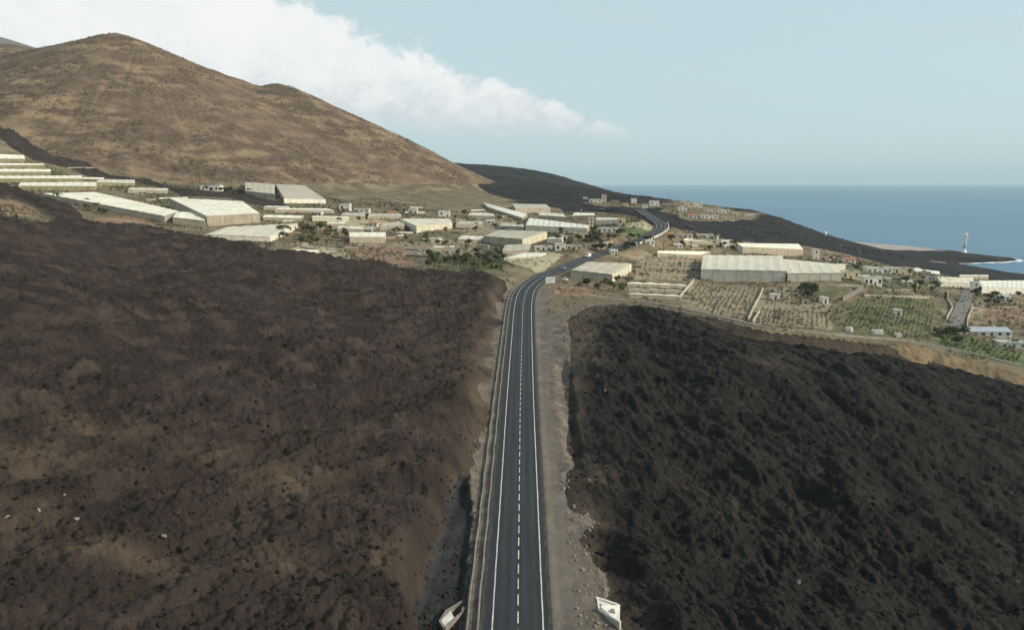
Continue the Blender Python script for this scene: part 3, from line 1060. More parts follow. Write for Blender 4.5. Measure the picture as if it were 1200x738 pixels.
def greenhouse(label, FL, FR, BR, BL, h, roof, wall, side=None, front=True, name='greenhouse', cat='greenhouse', group=None, ridge=0.22, roofw=6.0, bayw=7.0):
    fl, fr = G(hit(*FL)), G(hit(*FR))
    br, bl = G(hit(BR[0], BR[1], h)), G(hit(BL[0], BL[1], h))
    corners = [fl, fr, br, bl]
    zb = [float(base_q(c_[0], c_[1])) for c_ in corners]
    cen = sum(corners) / 4
    zc = min(zb)
    root = thing(name, label, cat, (cen[0], cen[1], zc), 0, group)
    L = [np.array([c_[0] - cen[0], c_[1] - cen[1], z_ - zc]) for c_, z_ in zip(corners, zb)]

    def P(i, j, t):
        return L[i] * (1 - t) + L[j] * t
    # roof: long shallow spans from front to back
    nr = int(max(1, min(16, round(np.linalg.norm(fr - fl) / roofw))))
    up = np.array([0, 0, 1.0])
    for k in range(nr):
        t0, t1 = k / nr, (k + 1) / nr
        g_ = 0.01 / max(1.0, np.linalg.norm(fr - fl))
        f0, f1 = P(0, 1, t0 + g_), P(0, 1, t1 - g_)
        b0, b1 = P(3, 2, t0 + g_), P(3, 2, t1 - g_)
        out = (f0 - b0) / (np.linalg.norm(f0 - b0) + 1e-6) * 0.25
        f0, f1, b0, b1 = f0 + out, f1 + out, b0 - out, b1 - out
        rg = ridge * (0.8 + 0.4 * random.random())
        dz = h + 0.05 * random.random()
        vs_ = [f0 + up * dz, (f0 + f1) / 2 + up * (dz + rg), f1 + up * dz, b0 + up * dz, (b0 + b1) / 2 + up * (dz + rg), b1 + up * dz]
        MB().add(vs_, [(0, 2, 1), (3, 4, 5), (0, 1, 4, 3), (1, 2, 5, 4), (0, 3, 5, 2)]).build('roof_span', roof, root)
    # walls: netting panels between posts
    sides = [(0, 1, wall), (1, 2, side or wall), (3, 0, side or wall), (2, 3, wall)]
    for a_, b_, mt in sides:
        ln = np.linalg.norm((L[b_] - L[a_])[:2])
        hidden = (a_, b_) == (2, 3)
        nb = 1 if hidden else int(max(1, min(14, round(ln / bayw))))
        d_ = (L[b_] - L[a_]) / (ln + 1e-6)
        nrm = np.array([d_[1], -d_[0], 0]) * 0.05
        for k in range(nb):
            e = 0.12 / max(ln, 1)
            p0, p1 = P(a_, b_, k / nb), P(a_, b_, (k + 1) / nb)
            lo = np.array([0, 0, -1.2])
            hi = np.array([0, 0, h - 0.01])
            if front or hidden or (a_, b_) != (0, 1):
                MB().hexa([p0 + nrm + lo, p1 + nrm + lo, p1 - nrm + lo, p0 - nrm + lo, p0 + nrm + hi, p1 + nrm + hi, p1 - nrm + hi, p0 - nrm + hi]).build('wall_panel', mt, root)
            if not hidden:
                q = P(a_, b_, k / nb)
                MB().box(q[0] - 0.12, q[0] + 0.12, q[1] - 0.12, q[1] + 0.12, q[2] - 1.2, q[2] + h + 0.02).build('post', 'post_metal', root)
    return root


GH = [
    ('big pale greenhouse with a wide ribbed roof above the striped dry field', (821, 328), (920, 330), (917, 300), (824, 299), 6.2, 'plastic_pale', 'plastic_pale', 'net_cream'),
    ('lower pale greenhouse stepped down beside the big ribbed greenhouse', (922.5, 330.5), (986, 330), (976, 309), (915, 303.5), 5.0, 'plastic_pale', 'net_cream', 'net_cream'),
    ('long cream greenhouse standing behind the big ribbed greenhouse', (870, 297.5), (941, 299), (936, 286), (864, 285), 5.5, 'plastic_white', 'net_grey', 'net_white'),
    ('narrow white roofed shelter above the brown terraces', (770, 301), (821, 303), (832, 295), (771, 294), 2.6, 'plastic_white', 'net_grey', 'net_grey'),
    ('beige greenhouse with a netted end wall coloured sunlit yellow beside the road', (669, 327), (717, 332), (740, 309), (688, 307), 4.6, 'plastic_grey', 'net_grey', 'net_cream'),  # sun on the end and shade on the front are put into the netting colours
    ('wedge shaped white greenhouse bordering the dark lava tongue', (50, 234), (193, 261), (209, 247.5), (110, 225), 4.2, 'plastic_white', 'plastic_grey', 'net_grey'),
    ('tall white roofed greenhouse with brown walls at the foot of the hill', (243, 265), (305, 261), (284, 236), (198, 232), 6.5, 'plastic_white', 'net_grey', 'net_grey'),
    ('small white greenhouse wedged between the two large white roofs', (203, 262), (240, 266), (243, 249), (207, 248.5), 4.0, 'plastic_white', 'net_grey', 'net_white'),
    ('low pale greenhouse with two dark shrubs at its front edge', (241, 280), (316, 283), (350, 262), (266, 266), 2.6, 'plastic_pale', 'net_white', 'net_white'),
    ('thin pale terrace shelter above the low pale greenhouse', (308, 258), (352, 259), (356, 253), (310, 252), 2.0, 'plastic_white', 'net_grey', 'net_grey'),
    ('greyish greenhouse roof set against the hillside', (288, 229), (322, 233), (322, 216), (287, 214), 4.0, 'plastic_grey', 'net_grey', 'net_grey'),
    ('striped grey greenhouse with pale front panels on the hill foot', (333, 238), (382, 239), (357, 217.5), (323, 216), 4.0, 'plastic_grey', 'net_white', 'net_grey'),
    ('long thin white greenhouse roof below the hill foot', (322, 249), (392, 250), (384, 244.5), (326, 244), 2.4, 'plastic_white', 'net_grey', 'net_grey'),
    ('yellowish thin greenhouse above the brushy slope', (366, 259), (408, 260), (409, 254), (366, 253), 2.4, 'net_cream', 'net_cream', 'net_cream'),
    ('small yellowish shed roof on the brushy slope', (383, 266), (405, 266), (404, 260.5), (384, 260), 2.2, 'net_cream', 'net_grey', 'net_cream'),
    ('grey low greenhouse beside the yellowish roofs', (400, 257), (428, 258), (428, 249.5), (402, 249.5), 3.0, 'plastic_grey', 'net_grey', 'net_cream'),
    ('long greenhouse with a white front edge above red earth', (410, 285), (451, 285), (452, 272.5), (409, 272.5), 4.0, 'plastic_white', 'net_grey', 'net_cream'),
    ('cream greenhouse with a long sunlit wall under the hill', (488, 273), (530, 268), (527, 256.5), (470, 256.5), 5.0, 'plastic_pale', 'net_cream', 'net_cream'),
    ('grey greenhouse strip joined to the long sunlit wall', (445, 270), (474, 269), (477, 258), (448, 263), 3.0, 'plastic_grey', 'net_grey', 'net_grey'),
    ('beige greenhouse with a gable end coloured sunlit yellow over green plots', (567, 285), (612, 289), (641, 271.5), (584, 269.5), 5.0, 'plastic_grey', 'net_grey', 'net_cream'),  # paler end netting paints in the sunlight, greyer front netting the shade
    ('low shelter with a brownish roof below the yellow gable end', (588, 298), (620, 296), (622, 286), (592, 287), 1.6, 'plastic_grey', 'net_grey', 'net_grey'),
    ('sheet covered bed of pale plastic near the road bend', (590, 304.5), (632, 301.5), (640, 296.5), (612, 296.5), 0.7, 'plastic_white', 'net_white', 'net_white'),
    ('sloping white greenhouse climbing the end of the hill', (572, 246), (612, 259), (618, 251), (566, 237.5), 2.8, 'plastic_white', 'net_grey', 'net_grey'),
    ('long white greenhouse between the hill end and the town road', (616, 270), (688, 274), (690, 264), (620, 255.5), 4.0, 'plastic_white', 'net_cream', 'net_cream'),
    ('grey greenhouse under the dark lava slope', (604, 250), (645, 249), (640, 239.5), (600, 239), 5.0, 'plastic_grey', 'net_grey', 'net_grey'),
    ('grey greenhouse stepped below the one under the lava slope', (631, 259), (663, 261), (660, 250.5), (632, 248.5), 5.0, 'plastic_pale', 'net_grey', 'net_cream'),
    ('flat pale packing shed beside the square yellow tower', (698, 264), (729, 263.5), (727, 255.5), (699, 255), 4.0, 'plastic_pale', 'wall_pink', 'net_cream'),
    ('long white roofed warehouse near the coastal lava', (1150, 344), (1235, 346), (1232, 328.5), (1147, 329), 4.5, 'plastic_white', 'wall_white', 'wall_white'),
    ('yellowish roofed packing hall beside the white warehouse', (1102, 336), (1141, 338), (1140, 325.5), (1098, 324.5), 3.5, 'net_cream', 'wall_white', 'wall_white'),
    ('thin pale roof behind the packing hall', (1125, 327.5), (1158, 327.5), (1158, 322), (1124, 322), 2.5, 'plastic_pale', 'net_grey', 'net_white'),
    ('small pale greenhouse above the long white edged greenhouse', (395, 272), (427, 273), (425, 266), (397, 265), 2.4, 'plastic_pale', 'net_grey', 'net_cream'),
    ('grey greenhouse between the sunlit wall and the yellow gable end', (534, 267), (566, 267), (565, 259.5), (537, 259.5), 3.0, 'plastic_grey', 'net_grey', 'net_cream'),
    ('pale low shelter beside the beige greenhouse with the yellow gable', (536, 284), (564, 285), (567, 277), (541, 276), 2.2, 'plastic_pale', 'net_grey', 'net_cream'),
    ('pale roofed shed between the lava slope and the packing shed', (670, 257.5), (697, 257), (696, 250), (673, 249.5), 3.5, 'plastic_white', 'net_grey', 'net_cream'),
    ('pale greenhouse under the coastal lava right of the far bend', (800, 287), (862, 290), (860, 281.5), (802, 279.5), 3.2, 'plastic_pale', 'net_grey', 'net_white'),
    ('little pale greenhouse below the power poles', (962, 316.5), (990, 317), (993, 309.5), (966, 309), 2.8, 'plastic_pale', 'net_cream', 'net_cream'),
    ('pale roofed shelter beyond the cream stepped house', (1070, 321), (1101, 325), (1101, 318), (1072, 315), 2.6, 'plastic_white', 'net_cream', 'net_cream'),
    ('thin grey shelter among the low houses under the hill', (431, 257), (470, 257), (470, 250.5), (433, 250.5), 2.4, 'plastic_grey', 'net_grey', 'net_cream'),
    ('cream shelter between the tall white roofed greenhouse and the hill', (309, 246), (340, 247), (338, 242), (311, 241.5), 2.4, 'plastic_white', 'net_grey', 'net_cream'),
    ('pale greenhouse left of the sloping white greenhouse', (548, 256), (580, 257), (578, 250), (552, 249), 2.8, 'plastic_pale', 'net_grey', 'net_cream'),
    ('pale greenhouse below the sloping white greenhouse', (585, 269), (614, 270), (614, 263), (588, 261), 2.8, 'plastic_grey', 'net_grey', 'net_cream'),
    ('white roofed shed facing the road beside the cream farm houses', (641, 285), (658, 285), (660, 279), (644, 278), 3.0, 'plastic_white', 'net_cream', 'net_cream'),
    ('top white roofed terrace greenhouse below the dark lava strip', (-35, 190.5), (30, 190.5), (28, 182), (-35, 180), 3.2, 'plastic_white', 'net_olive', 'net_cream'),
    ('second white terrace greenhouse counted down from the lava strip', (-35, 198.5), (53, 197.5), (51, 192), (-35, 191), 3.0, 'plastic_white', 'net_olive', 'net_cream'),
    ('third white terrace greenhouse counted down from the lava strip', (-35, 206), (60, 205.5), (59, 198.5), (-35, 198), 3.0, 'plastic_white', 'net_olive', 'net_cream'),
    ('fourth white terrace greenhouse counted down from the lava strip', (-35, 214), (96, 213.5), (96, 206), (-35, 206.5), 3.0, 'plastic_white', 'net_olive', 'net_cream'),
    ('lowest white terrace greenhouse beside the wedge shaped roof', (22, 223), (112, 223), (113, 213.5), (24, 214), 3.2, 'plastic_white', 'net_olive', 'net_cream'),
    ('short pale terrace greenhouse at the end of the white terraces', (113, 218), (158, 219), (158, 211), (115, 210.5), 3.0, 'plastic_pale', 'net_olive', 'net_cream'),
    ('pale terrace shelter between the white terraces and the brown walls', (150, 226), (196, 227), (197, 221), (152, 220), 2.5, 'plastic_pale', 'net_grey', 'net_grey'),
    ('white shelter roof at the end of the lava tongue', (-35, 222), (14, 222), (14, 218), (-35, 218), 2.0, 'plastic_white', 'net_white', 'net_white'),
]
for it in GH:
    greenhouse(*it)
for i, (v0, v1) in enumerate(((336, 331), (342, 338), (348, 344.5))):
    greenhouse(('upper', 'middle', 'lower')[i] + ' of three low white crop tunnels below the beige greenhouse', (735 + i, v0), (803 - 3 * i, v0 + 2.6), (804 - 3 * i, v1 + 3), (736 + i, v1), 1.7, 'plastic_white', 'net_grey', 'net_white',
               name='crop_tunnel', cat='crop tunnel', group='low crop tunnels', ridge=0.35, roofw=9, bayw=9)


# ------------------------------------------------------------------ houses
def house(label, u, v, wpx, hpx, wall='wall_white', roof='flat', rot=0.0, depth=0.8, nwin=3, storeys=1, cat='house', name='house', group=None, roofmat=None, Y=None):
    if Y is None:
        x_, y_ = hit(u, v)
    else:
        q = at(u, v, Y)
        x_, y_ = q[0], q[1]
    z_ = gz(x_, y_)
    dist = math.hypot(y_, CAM_Z - z_)
    w = wpx * dist / FPX
    h = max(2.6, hpx * dist / FPX * 0.96)
    d = max(4.0, w * depth)
    root = thing(name, label, cat, (x_, y_, z_), rot, group)
    hx = w / 2
    if roof == 'flat':
        MB().box(-hx, hx, 0, d, -2.0, h - 0.35).build('wall', wall, root)
        rf = MB().box(-hx - 0.15, hx + 0.15, -0.15, d + 0.15, h - 0.35, h - 0.12).build('roof', roofmat or 'roof_grey', root)
        pp = MB()
        t = 0.22
        for b4 in ((-hx - 0.15, hx + 0.15, -0.15, -0.15 + t), (-hx - 0.15, hx + 0.15, d + 0.15 - t, d + 0.15), (-hx - 0.15, -hx - 0.15 + t, -0.15 + t, d + 0.15 - t), (hx + 0.15 - t, hx + 0.15, -0.15 + t, d + 0.15 - t)):
            pp.box(*b4, h - 0.12, h + 0.28)
        pp.build('parapet', wall, rf)
        if w > 9:
            MB().box(hx * 0.2, hx * 0.2 + 2.2, d * 0.45, d * 0.45 + 2.0, h - 0.12, h + 1.3).build('water_tank', 'concrete', rf)
        wh = h - 0.4
    else:
        wh = h * 0.66
        mbw = MB().box(-hx, hx, 0, d, -2.0, wh)
        mbw.add([(-hx, 0, wh), (-hx, d, wh), (-hx, d / 2, h), (hx, 0, wh), (hx, d, wh), (hx, d / 2, h)] if roof == 'gable_x' else
                [(-hx, 0, wh), (hx, 0, wh), (0, 0, h), (-hx, d, wh), (hx, d, wh), (0, d, h)], [(0, 1, 2), (3, 5, 4)])
        mbw.build('wall', wall, root)
        e = 0.35
        k = (h - wh)
        r_ = MB()
        if roof == 'gable_x':
            for sy, y0, y1 in ((-1, -e, d / 2), (1, d + e, d / 2)):
                zl = wh - e * k / (d / 2)
                r_.hexa([(-hx - e, y0, zl + 0.02), (hx + e, y0, zl + 0.02), (hx + e, y1, h + 0.02), (-hx - e, y1, h + 0.02),
                         (-hx - e, y0, zl + 0.18), (hx + e, y0, zl + 0.18), (hx + e, y1, h + 0.18), (-hx - e, y1, h + 0.18)])
        else:
            for x0, x1 in ((-hx - e, 0), (hx + e, 0)):
                zl = wh - e * k / hx
                r_.hexa([(x0, -e, zl + 0.02), (x1, -e, h + 0.02), (x1, d + e, h + 0.02), (x0, d + e, zl + 0.02),
                         (x0, -e, zl + 0.18), (x1, -e, h + 0.18), (x1, d + e, h + 0.18), (x0, d + e, zl + 0.18)])
        rf = r_.build('roof', roofmat or 'roof_tile', root)
        MB().box(hx * 0.4, hx * 0.4 + 0.6, d * 0.5, d * 0.5 + 0.6, h - 0.6, h + 0.9).build('chimney', wall, rf)
    # openings: frames stand proud of the wall, panes sit behind the frame face
    st = max(1, min(storeys, int(wh / 2.5)))
    sh = wh / st
    for s in range(st):
        zb_ = s * sh
        for i in range(nwin):
            xc = -hx + w * (i + 0.5) / nwin
            ww = min(0.75, w / nwin * 0.3)
            if s == 0 and i == nwin // 2:
                dr_ = MB().box(xc - 0.55, xc + 0.55, -0.06, 0.06, zb_ - 0.02, zb_ + min(2.1, sh * 0.8)).build('door', 'door_brown', root)
                MB().box(xc + 0.35, xc + 0.42, -0.10, -0.062, zb_ + 0.95, zb_ + 1.08).build('handle', 'post_metal', dr_)
                continue
            wn = MB().box(xc - ww, xc + ww, -0.03, 0.08, zb_ + sh * 0.35, zb_ + sh * 0.78).build('window', 'glass_dark', root)
            MB().box(xc - ww - 0.12, xc + ww + 0.12, -0.16, -0.001, zb_ + sh * 0.35 - 0.13, zb_ + sh * 0.35 - 0.002).build('sill', 'concrete', wn)
        ns = max(1, min(3, int(d / 4)))
        for i in range(ns):
            yc = d * (i + 0.5) / ns
            wn = MB().box(hx - 0.08, hx + 0.03, yc - 0.6, yc + 0.6, zb_ + sh * 0.35, zb_ + sh * 0.78).build('window', 'glass_dark', root)
            MB().box(hx + 0.001, hx + 0.16, yc - 0.72, yc + 0.72, zb_ + sh * 0.35 - 0.13, zb_ + sh * 0.35 - 0.002).build('sill', 'concrete', wn)
    return root


HS = [
    # around the right-hand fields
    ('two storey white house with dark windows behind the field wall', 1023, 335, 22, 11, 'wall_white', 'flat', 0.1, 0.7, 4, 2),
    ('flat cream house beside the lower pale greenhouse', 997, 327, 21, 9, 'wall_cream', 'flat', 0.05, 0.6, 3, 1),
    ('tall narrow white house at the end of the long cream greenhouse', 956.5, 304, 7, 12, 'wall_white', 'flat', 0.0, 0.9, 1, 2),
    ('row of low white houses among shrubs', 1031, 320, 30, 6, 'wall_white', 'flat', 0.05, 0.35, 5, 1),
    ('cream house with a stepped outline beside the low white row', 1058, 322, 22, 8, 'wall_cream', 'flat', 0.0, 0.5, 3, 1),
    ('low grey roofed house at the end of the cream house terrace', 1082, 324, 17, 5, 'wall_stone', 'flat', 0.0, 0.5, 2, 1),
    ('small white house below the power poles', 996, 308, 14, 6, 'wall_white', 'gable_x', 0.0, 0.6, 2, 1),
    ('white cottage behind the lower pale greenhouse', 973, 305, 10, 5, 'wall_white', 'gable_x', 0.1, 0.6, 2, 1),
    ('small square white hut in the dry field', 967.5, 356, 7, 7, 'wall_white', 'flat', 0.1, 0.9, 1, 1),
    ('small white pump hut in the green field', 1053, 370, 8, 5, 'wall_white', 'flat', -0.2, 0.9, 1, 1),
    ('small white hut beside the tall pale wall of the dry fields', 909, 352, 9, 7, 'wall_white', 'flat', 0.0, 0.7, 1, 1),
    ('square white tower house in front of the white warehouse', 1143.5, 341, 7, 11, 'wall_white', 'flat', 0.0, 0.9, 1, 2),
    ('shed with a blue grey metal roof and white wall by the green slope', 1162, 394, 46, 9, 'wall_white', 'gable_x', -0.05, 0.55, 5, 1),
    ('low concrete shed below the blue grey roofed shed', 1188, 408, 32, 6, 'concrete_white', 'flat', -0.1, 0.5, 3, 1),
    ('little pale blue roofed hut beyond the red plot', 1178, 351, 12, 5, 'wall_white', 'gable_x', 0.0, 0.6, 2, 1),
    # left valley
    ('white house standing alone on the dark strip under the hill', 246, 224, 22, 7, 'wall_white', 'flat', 0.05, 0.6, 3, 1),
    ('low white house with two blocks at the hill foot', 404, 247, 12, 8, 'wall_white', 'flat', 0.0, 0.7, 2, 1),
    ('long low whitewashed house right of the two block house', 424, 249, 17, 4, 'wall_white', 'flat', 0.0, 0.5, 3, 1),
    ('white gabled house among shrubs under the hill', 460, 253, 11, 5, 'wall_white', 'gable_x', 0.1, 0.7, 2, 1),
    ('small white house between shrubs and the grey strip', 437, 265, 10, 5, 'wall_white', 'gable_x', -0.1, 0.7, 2, 1),
    ('whitewashed house behind the long sunlit greenhouse wall', 484, 250, 10, 5, 'wall_white', 'flat', 0.0, 0.7, 2, 1),
    ('white house with a flat roof at the last shrubs before the hill end', 521, 254, 14, 7, 'wall_white', 'flat', 0.1, 0.6, 2, 1),
    ('small white block on the slope beneath the sunlit wall', 507, 284, 15, 4, 'wall_white', 'flat', 0.0, 0.6, 2, 1),
    ('white box house left of the road above the pale plot', 657, 294, 12, 8, 'wall_white', 'flat', 0.05, 0.7, 2, 1),
    ('low cream house attached beside the white box house', 673, 293, 18, 5, 'wall_cream', 'flat', 0.0, 0.5, 3, 1),
    ('white gable house with dark trees around it', 659, 281, 12, 8, 'wall_white', 'gable_y', 0.1, 0.8, 2, 1),
    ('yellow house below the long white greenhouse', 681, 280, 16, 7, 'wall_cream', 'flat', 0.0, 0.5, 3, 1),
    ('low white roadside house with a long wall', 637, 294, 20, 5, 'wall_white', 'flat', 0.05, 0.5, 3, 1),
    ('square yellow tower beside the pale packing shed', 693, 268, 6, 13, 'wall_cream', 'flat', 0.0, 0.9, 1, 3),
    ('cream house at the edge of the pale field', 729, 264, 8, 8, 'wall_cream', 'flat', 0.0, 0.8, 2, 2),
    ('long whitewashed house above the road and green field', 714, 272, 28, 4, 'wall_white', 'flat', 0.0, 0.3, 5, 1),
    # lava slope village
    ('pink tower house rising above the village on the lava slope', 708, 237, 5, 9, 'wall_pink', 'flat', 0.0, 0.9, 1, 3),
    ('long white house left of the pink tower', 698, 238.5, 14, 4, 'wall_white', 'flat', 0.0, 0.4, 3, 1),
    ('grey house right of the pink tower', 721, 240, 9, 5, 'wall_stone', 'flat', 0.0, 0.6, 2, 1),
    ('white cube house high on the far lava slope', 743, 239.5, 6, 6, 'wall_white', 'flat', 0.0, 0.8, 1, 1),
    ('white house above the far road on the lava slope', 767, 243, 11, 6, 'wall_white', 'flat', 0.0, 0.6, 2, 1),
    ('small white house below the village road', 733, 243, 6, 3.5, 'wall_white', 'gable_x', 0.0, 0.7, 1, 1),
    ('small whitewashed house beside the climbing road', 756, 245, 6, 4, 'wall_white', 'flat', 0.0, 0.7, 1, 1),
    ('lone white speck of a house on the dark slope', 686, 235, 5, 2.5, 'wall_white', 'flat', 0.0, 0.7, 1, 1),
    ('long low house at the near end of the seaside village', 783, 246, 14, 5, 'wall_stone', 'flat', 0.0, 0.5, 3, 1),
    ('bright white gabled house in the seaside village', 800, 249, 10, 8, 'wall_white', 'gable_y', 0.0, 0.8, 2, 2),
    ('cream block behind the bright gabled house', 805, 243, 13, 6, 'wall_cream', 'flat', 0.0, 0.5, 3, 1),
    ('white block beside the cream block by the sea', 817, 243, 12, 5, 'wall_white', 'flat', 0.0, 0.5, 3, 1),
    ('small white house in front of the seaside village', 812, 256, 10, 5, 'wall_white', 'gable_x', 0.0, 0.6, 2, 1),
    ('long pale house at the lower side of the seaside village', 831, 257.5, 20, 4.5, 'wall_white', 'flat', 0.0, 0.3, 4, 1),
    ('pink walled row in the middle of the seaside village', 832, 248.5, 14, 4, 'wall_pink', 'flat', 0.0, 0.4, 3, 1),
    ('white row house towards the far end of the seaside village', 848, 250, 13, 4, 'wall_white', 'flat', 0.0, 0.4, 3, 1),
    ('cream row house next to the far white row', 862, 252, 12, 4, 'wall_cream', 'flat', 0.0, 0.4, 3, 1),
    ('last white house at the far end of the seaside village', 879, 254, 12, 3.5, 'wall_white', 'flat', 0.0, 0.4, 3, 1),
    ('pale house below the pink row', 853, 259.5, 14, 3.5, 'wall_cream', 'flat', 0.0, 0.4, 3, 1),
    ('low white coastal building on the sand flat nearest the lighthouse', 1109, 291, 12, 2.6, 'wall_white', 'flat', 0.0, 0.4, 3, 1),
    ('long low white building in the middle of the sand flat', 1078, 289, 22, 2.6, 'wall_white', 'flat', 0.0, 0.3, 4, 1),
    ('low cream building at the landward end of the sand flat', 1050, 287.5, 16, 2.6, 'wall_cream', 'flat', 0.0, 0.4, 3, 1),
    # right of the far bend
    ('red roofed cottage right of the far road bend', 786, 281, 9, 4.5, 'wall_white', 'gable_x', 0.0, 0.7, 2, 1),
    ('long low house with a white wall beyond the red cottage', 803, 279, 18, 4.5, 'wall_pink', 'flat', 0.0, 0.4, 3, 1),
    ('long white farm building under the dark lava', 829, 279, 27, 4, 'wall_white', 'flat', 0.0, 0.3, 4, 1),
    ('cream farm wing below the long white farm building', 828, 285, 24, 4, 'wall_cream', 'flat', 0.0, 0.3, 4, 1),
    ('small white cabin by the road beyond the beige greenhouse', 742, 293, 9, 3.5, 'wall_white', 'flat', 0.0, 0.6, 2, 1),
]
for it in HS:
    r_ = house(*it)
for o in list(COL.objects):
    if o.get('label', '').startswith(('shed with a blue', 'little pale blue')):
        for ch in o.children:
            if ch.name.startswith('roof'):
                ch.data.materials[0] = MATS['roof_blue']

# ------------------------------------------------------------------ field walls
def wall_along(label, px, hgt, thick, mat, name='field_wall', cat='wall', seg=5.0, group=None):
    P_ = resample(np.array(hits(px), float), 1.0)
    P_ = resample(P_, seg)
    if len(P_) < 2:
        P_ = np.array(hits(px), float)
    zs = base_q(P_[:, 0], P_[:, 1])
    root = thing(name, label, cat, (P_[0][0], P_[0][1], zs[0]), 0, group)
    for i in range(len(P_) - 1):
        a_, b_ = P_[i] - P_[0], P_[i + 1] - P_[0]
        d_ = (b_ - a_) / (np.linalg.norm(b_ - a_) + 1e-9)
        nn = np.array([d_[1], -d_[0]]) * thick / 2
        e = d_ * 0.03
        a_, b_ = a_ + e, b_ - e
        za, zb_ = zs[i] - zs[0], zs[i + 1] - zs[0]
        hh = hgt * (0.9 + 0.2 * random.random())
        MB().hexa([(*(a_ + nn), za - 1), (*(b_ + nn), zb_ - 1), (*(b_ - nn), zb_ - 1), (*(a_ - nn), za - 1),
                   (*(a_ + nn), za + hh), (*(b_ + nn), zb_ + hh), (*(b_ - nn), zb_ + hh), (*(a_ - nn), za + hh)]).build('wall_section', mat, root)
    return root


WALLS = [
    ('pale kerb wall of the farm track along the lava edge', [(700, 350), (760, 355.5), (830, 369), (900, 386), (975, 393), (1060, 400.5), (1130, 413), (1190, 428), (1215, 434)], 0.9, 0.5, 'wall_pale'),
    ('white boundary wall between the crop tunnels and the dry field', [(813, 330), (796.5, 350)], 1.8, 0.4, 'wall_pale'),
    ('long pale wall splitting the two dry fields', [(894, 340), (885, 358), (876, 378)], 1.5, 0.5, 'wall_pale'),
    ('short parallel wall beside the long pale field wall', [(890, 366), (880, 381)], 1.2, 0.4, 'wall_pale'),
    ('pale wall inside the striped dry field', [(850, 347), (842, 358), (835, 371)], 1.0, 0.4, 'concrete'),
    ('pale curved wall at the edge of the greenhouse yard', [(948, 334), (946, 342), (942, 350)], 1.6, 0.4, 'wall_pale'),
    ('cross wall along the greenhouse yard', [(950, 333.5), (980, 335), (1010, 336.5)], 1.0, 0.4, 'wall_pale'),
    ('tall pale retaining wall slanting beside the green field', [(987, 353), (1000, 346), (1012, 340)], 2.6, 0.6, 'concrete'),
    ('thin wall along the top of the green field', [(1012, 347), (1050, 348.5), (1095, 350.5)], 1.0, 0.4, 'wall_pale'),
    ('terrace wall behind the green field', [(1030, 339), (1060, 343), (1074, 345)], 1.2, 0.5, 'concrete'),
    ('pale wall on the bend of the narrow lane', [(1111, 342), (1110, 352), (1116, 362), (1108, 376)], 1.4, 0.4, 'wall_pale'),
    ('pale wall on the outer side of the narrow lane', [(1140, 362), (1134, 374), (1133, 388)], 1.4, 0.4, 'wall_pale'),
    ('stone wall around the bushy corner by the lane', [(1074, 344), (1075, 334), (1082, 330)], 1.8, 0.5, 'wall_stone'),
    ('upper terrace wall of the brown terraces', [(752, 305), (785, 307), (818, 308.5)], 1.2, 0.5, 'wall_stone'),
    ('middle terrace wall of the brown terraces', [(748, 312), (785, 315), (818, 316.5)], 1.2, 0.5, 'wall_stone'),
    ('lower terrace wall of the brown terraces', [(745, 320), (780, 323), (816, 324)], 1.2, 0.5, 'wall_stone'),
    ('white yard wall in front of the roadside houses', [(672, 287), (700, 286), (724, 283)], 0.9, 0.4, 'wall_pale'),
    ('whitewashed terrace wall of the little orange plot', [(-30, 256), (27, 261), (55, 265.5)], 1.3, 0.5, 'wall_pale'),
    ('pale stone edge of the red plot beside the wedge greenhouse', [(166, 268), (190, 271), (212, 274)], 1.2, 0.6, 'wall_pale'),
    ('pale stone edge below the brushy slope', [(352, 290), (378, 296), (400, 297)], 1.2, 0.6, 'wall_pale'),
]
for it in WALLS:
    wall_along(*it)
rw = random.Random(9)
for where, boxes, n_ in (('among the farms below the hill', [(310, 242, 560, 296), (545, 245, 700, 300), (390, 246, 540, 290), (330, 285, 480, 305)], 52), ('between the fields and the warehouse', [(960, 306, 1100, 345), (1140, 345, 1200, 392)], 12), ('beside the white terraces', [(112, 222, 200, 236), (20, 190, 110, 212)], 8), ('right of the far road', [(780, 277, 870, 294), (690, 300, 760, 326)], 10)):
    for i in range(n_):
        u0, v0, u1, v1 = boxes[i % len(boxes)]
        u_, v_ = rw.uniform(u0, u1), rw.uniform(v0, v1)
        l_ = rw.uniform(14, 38)
        wall_along('low dry stone terrace wall ' + where, [(u_, v_), (u_ + l_, v_ + rw.uniform(-1.2, 2.2))], rw.uniform(0.7, 1.5), 0.6, rw.choice(['wall_stone', 'wall_stone', 'concrete', 'concrete_white']), 'terrace_wall', 'wall', 8.0, 'terrace walls ' + where)
for where, lst in (('among the farms below the hill', [(432, 272), (470, 280), (540, 262), (556, 270), (395, 262), (372, 252), (575, 262), (600, 268), (648, 268), (665, 273), (627, 283)]), ('between the fields and the warehouse', [(1018, 316), (1042, 330), (1092, 328), (1075, 318), (1110, 333), (1064, 333)]), ('right of the far road', [(795, 290), (850, 291), (815, 292), (720, 300), (762, 290)])):
    for k, (u_, v_) in enumerate(lst):
        house('small pale farm shed ' + where, u_, v_, rw.uniform(6, 11), rw.uniform(3.2, 5), rw.choice(['wall_white', 'wall_cream', 'concrete_white']), rw.choice(['flat', 'gable_x']), rw.uniform(-0.3, 0.3), 0.7, 2, 1, 'shed', 'shed', 'farm sheds ' + where, 'roof_grey')
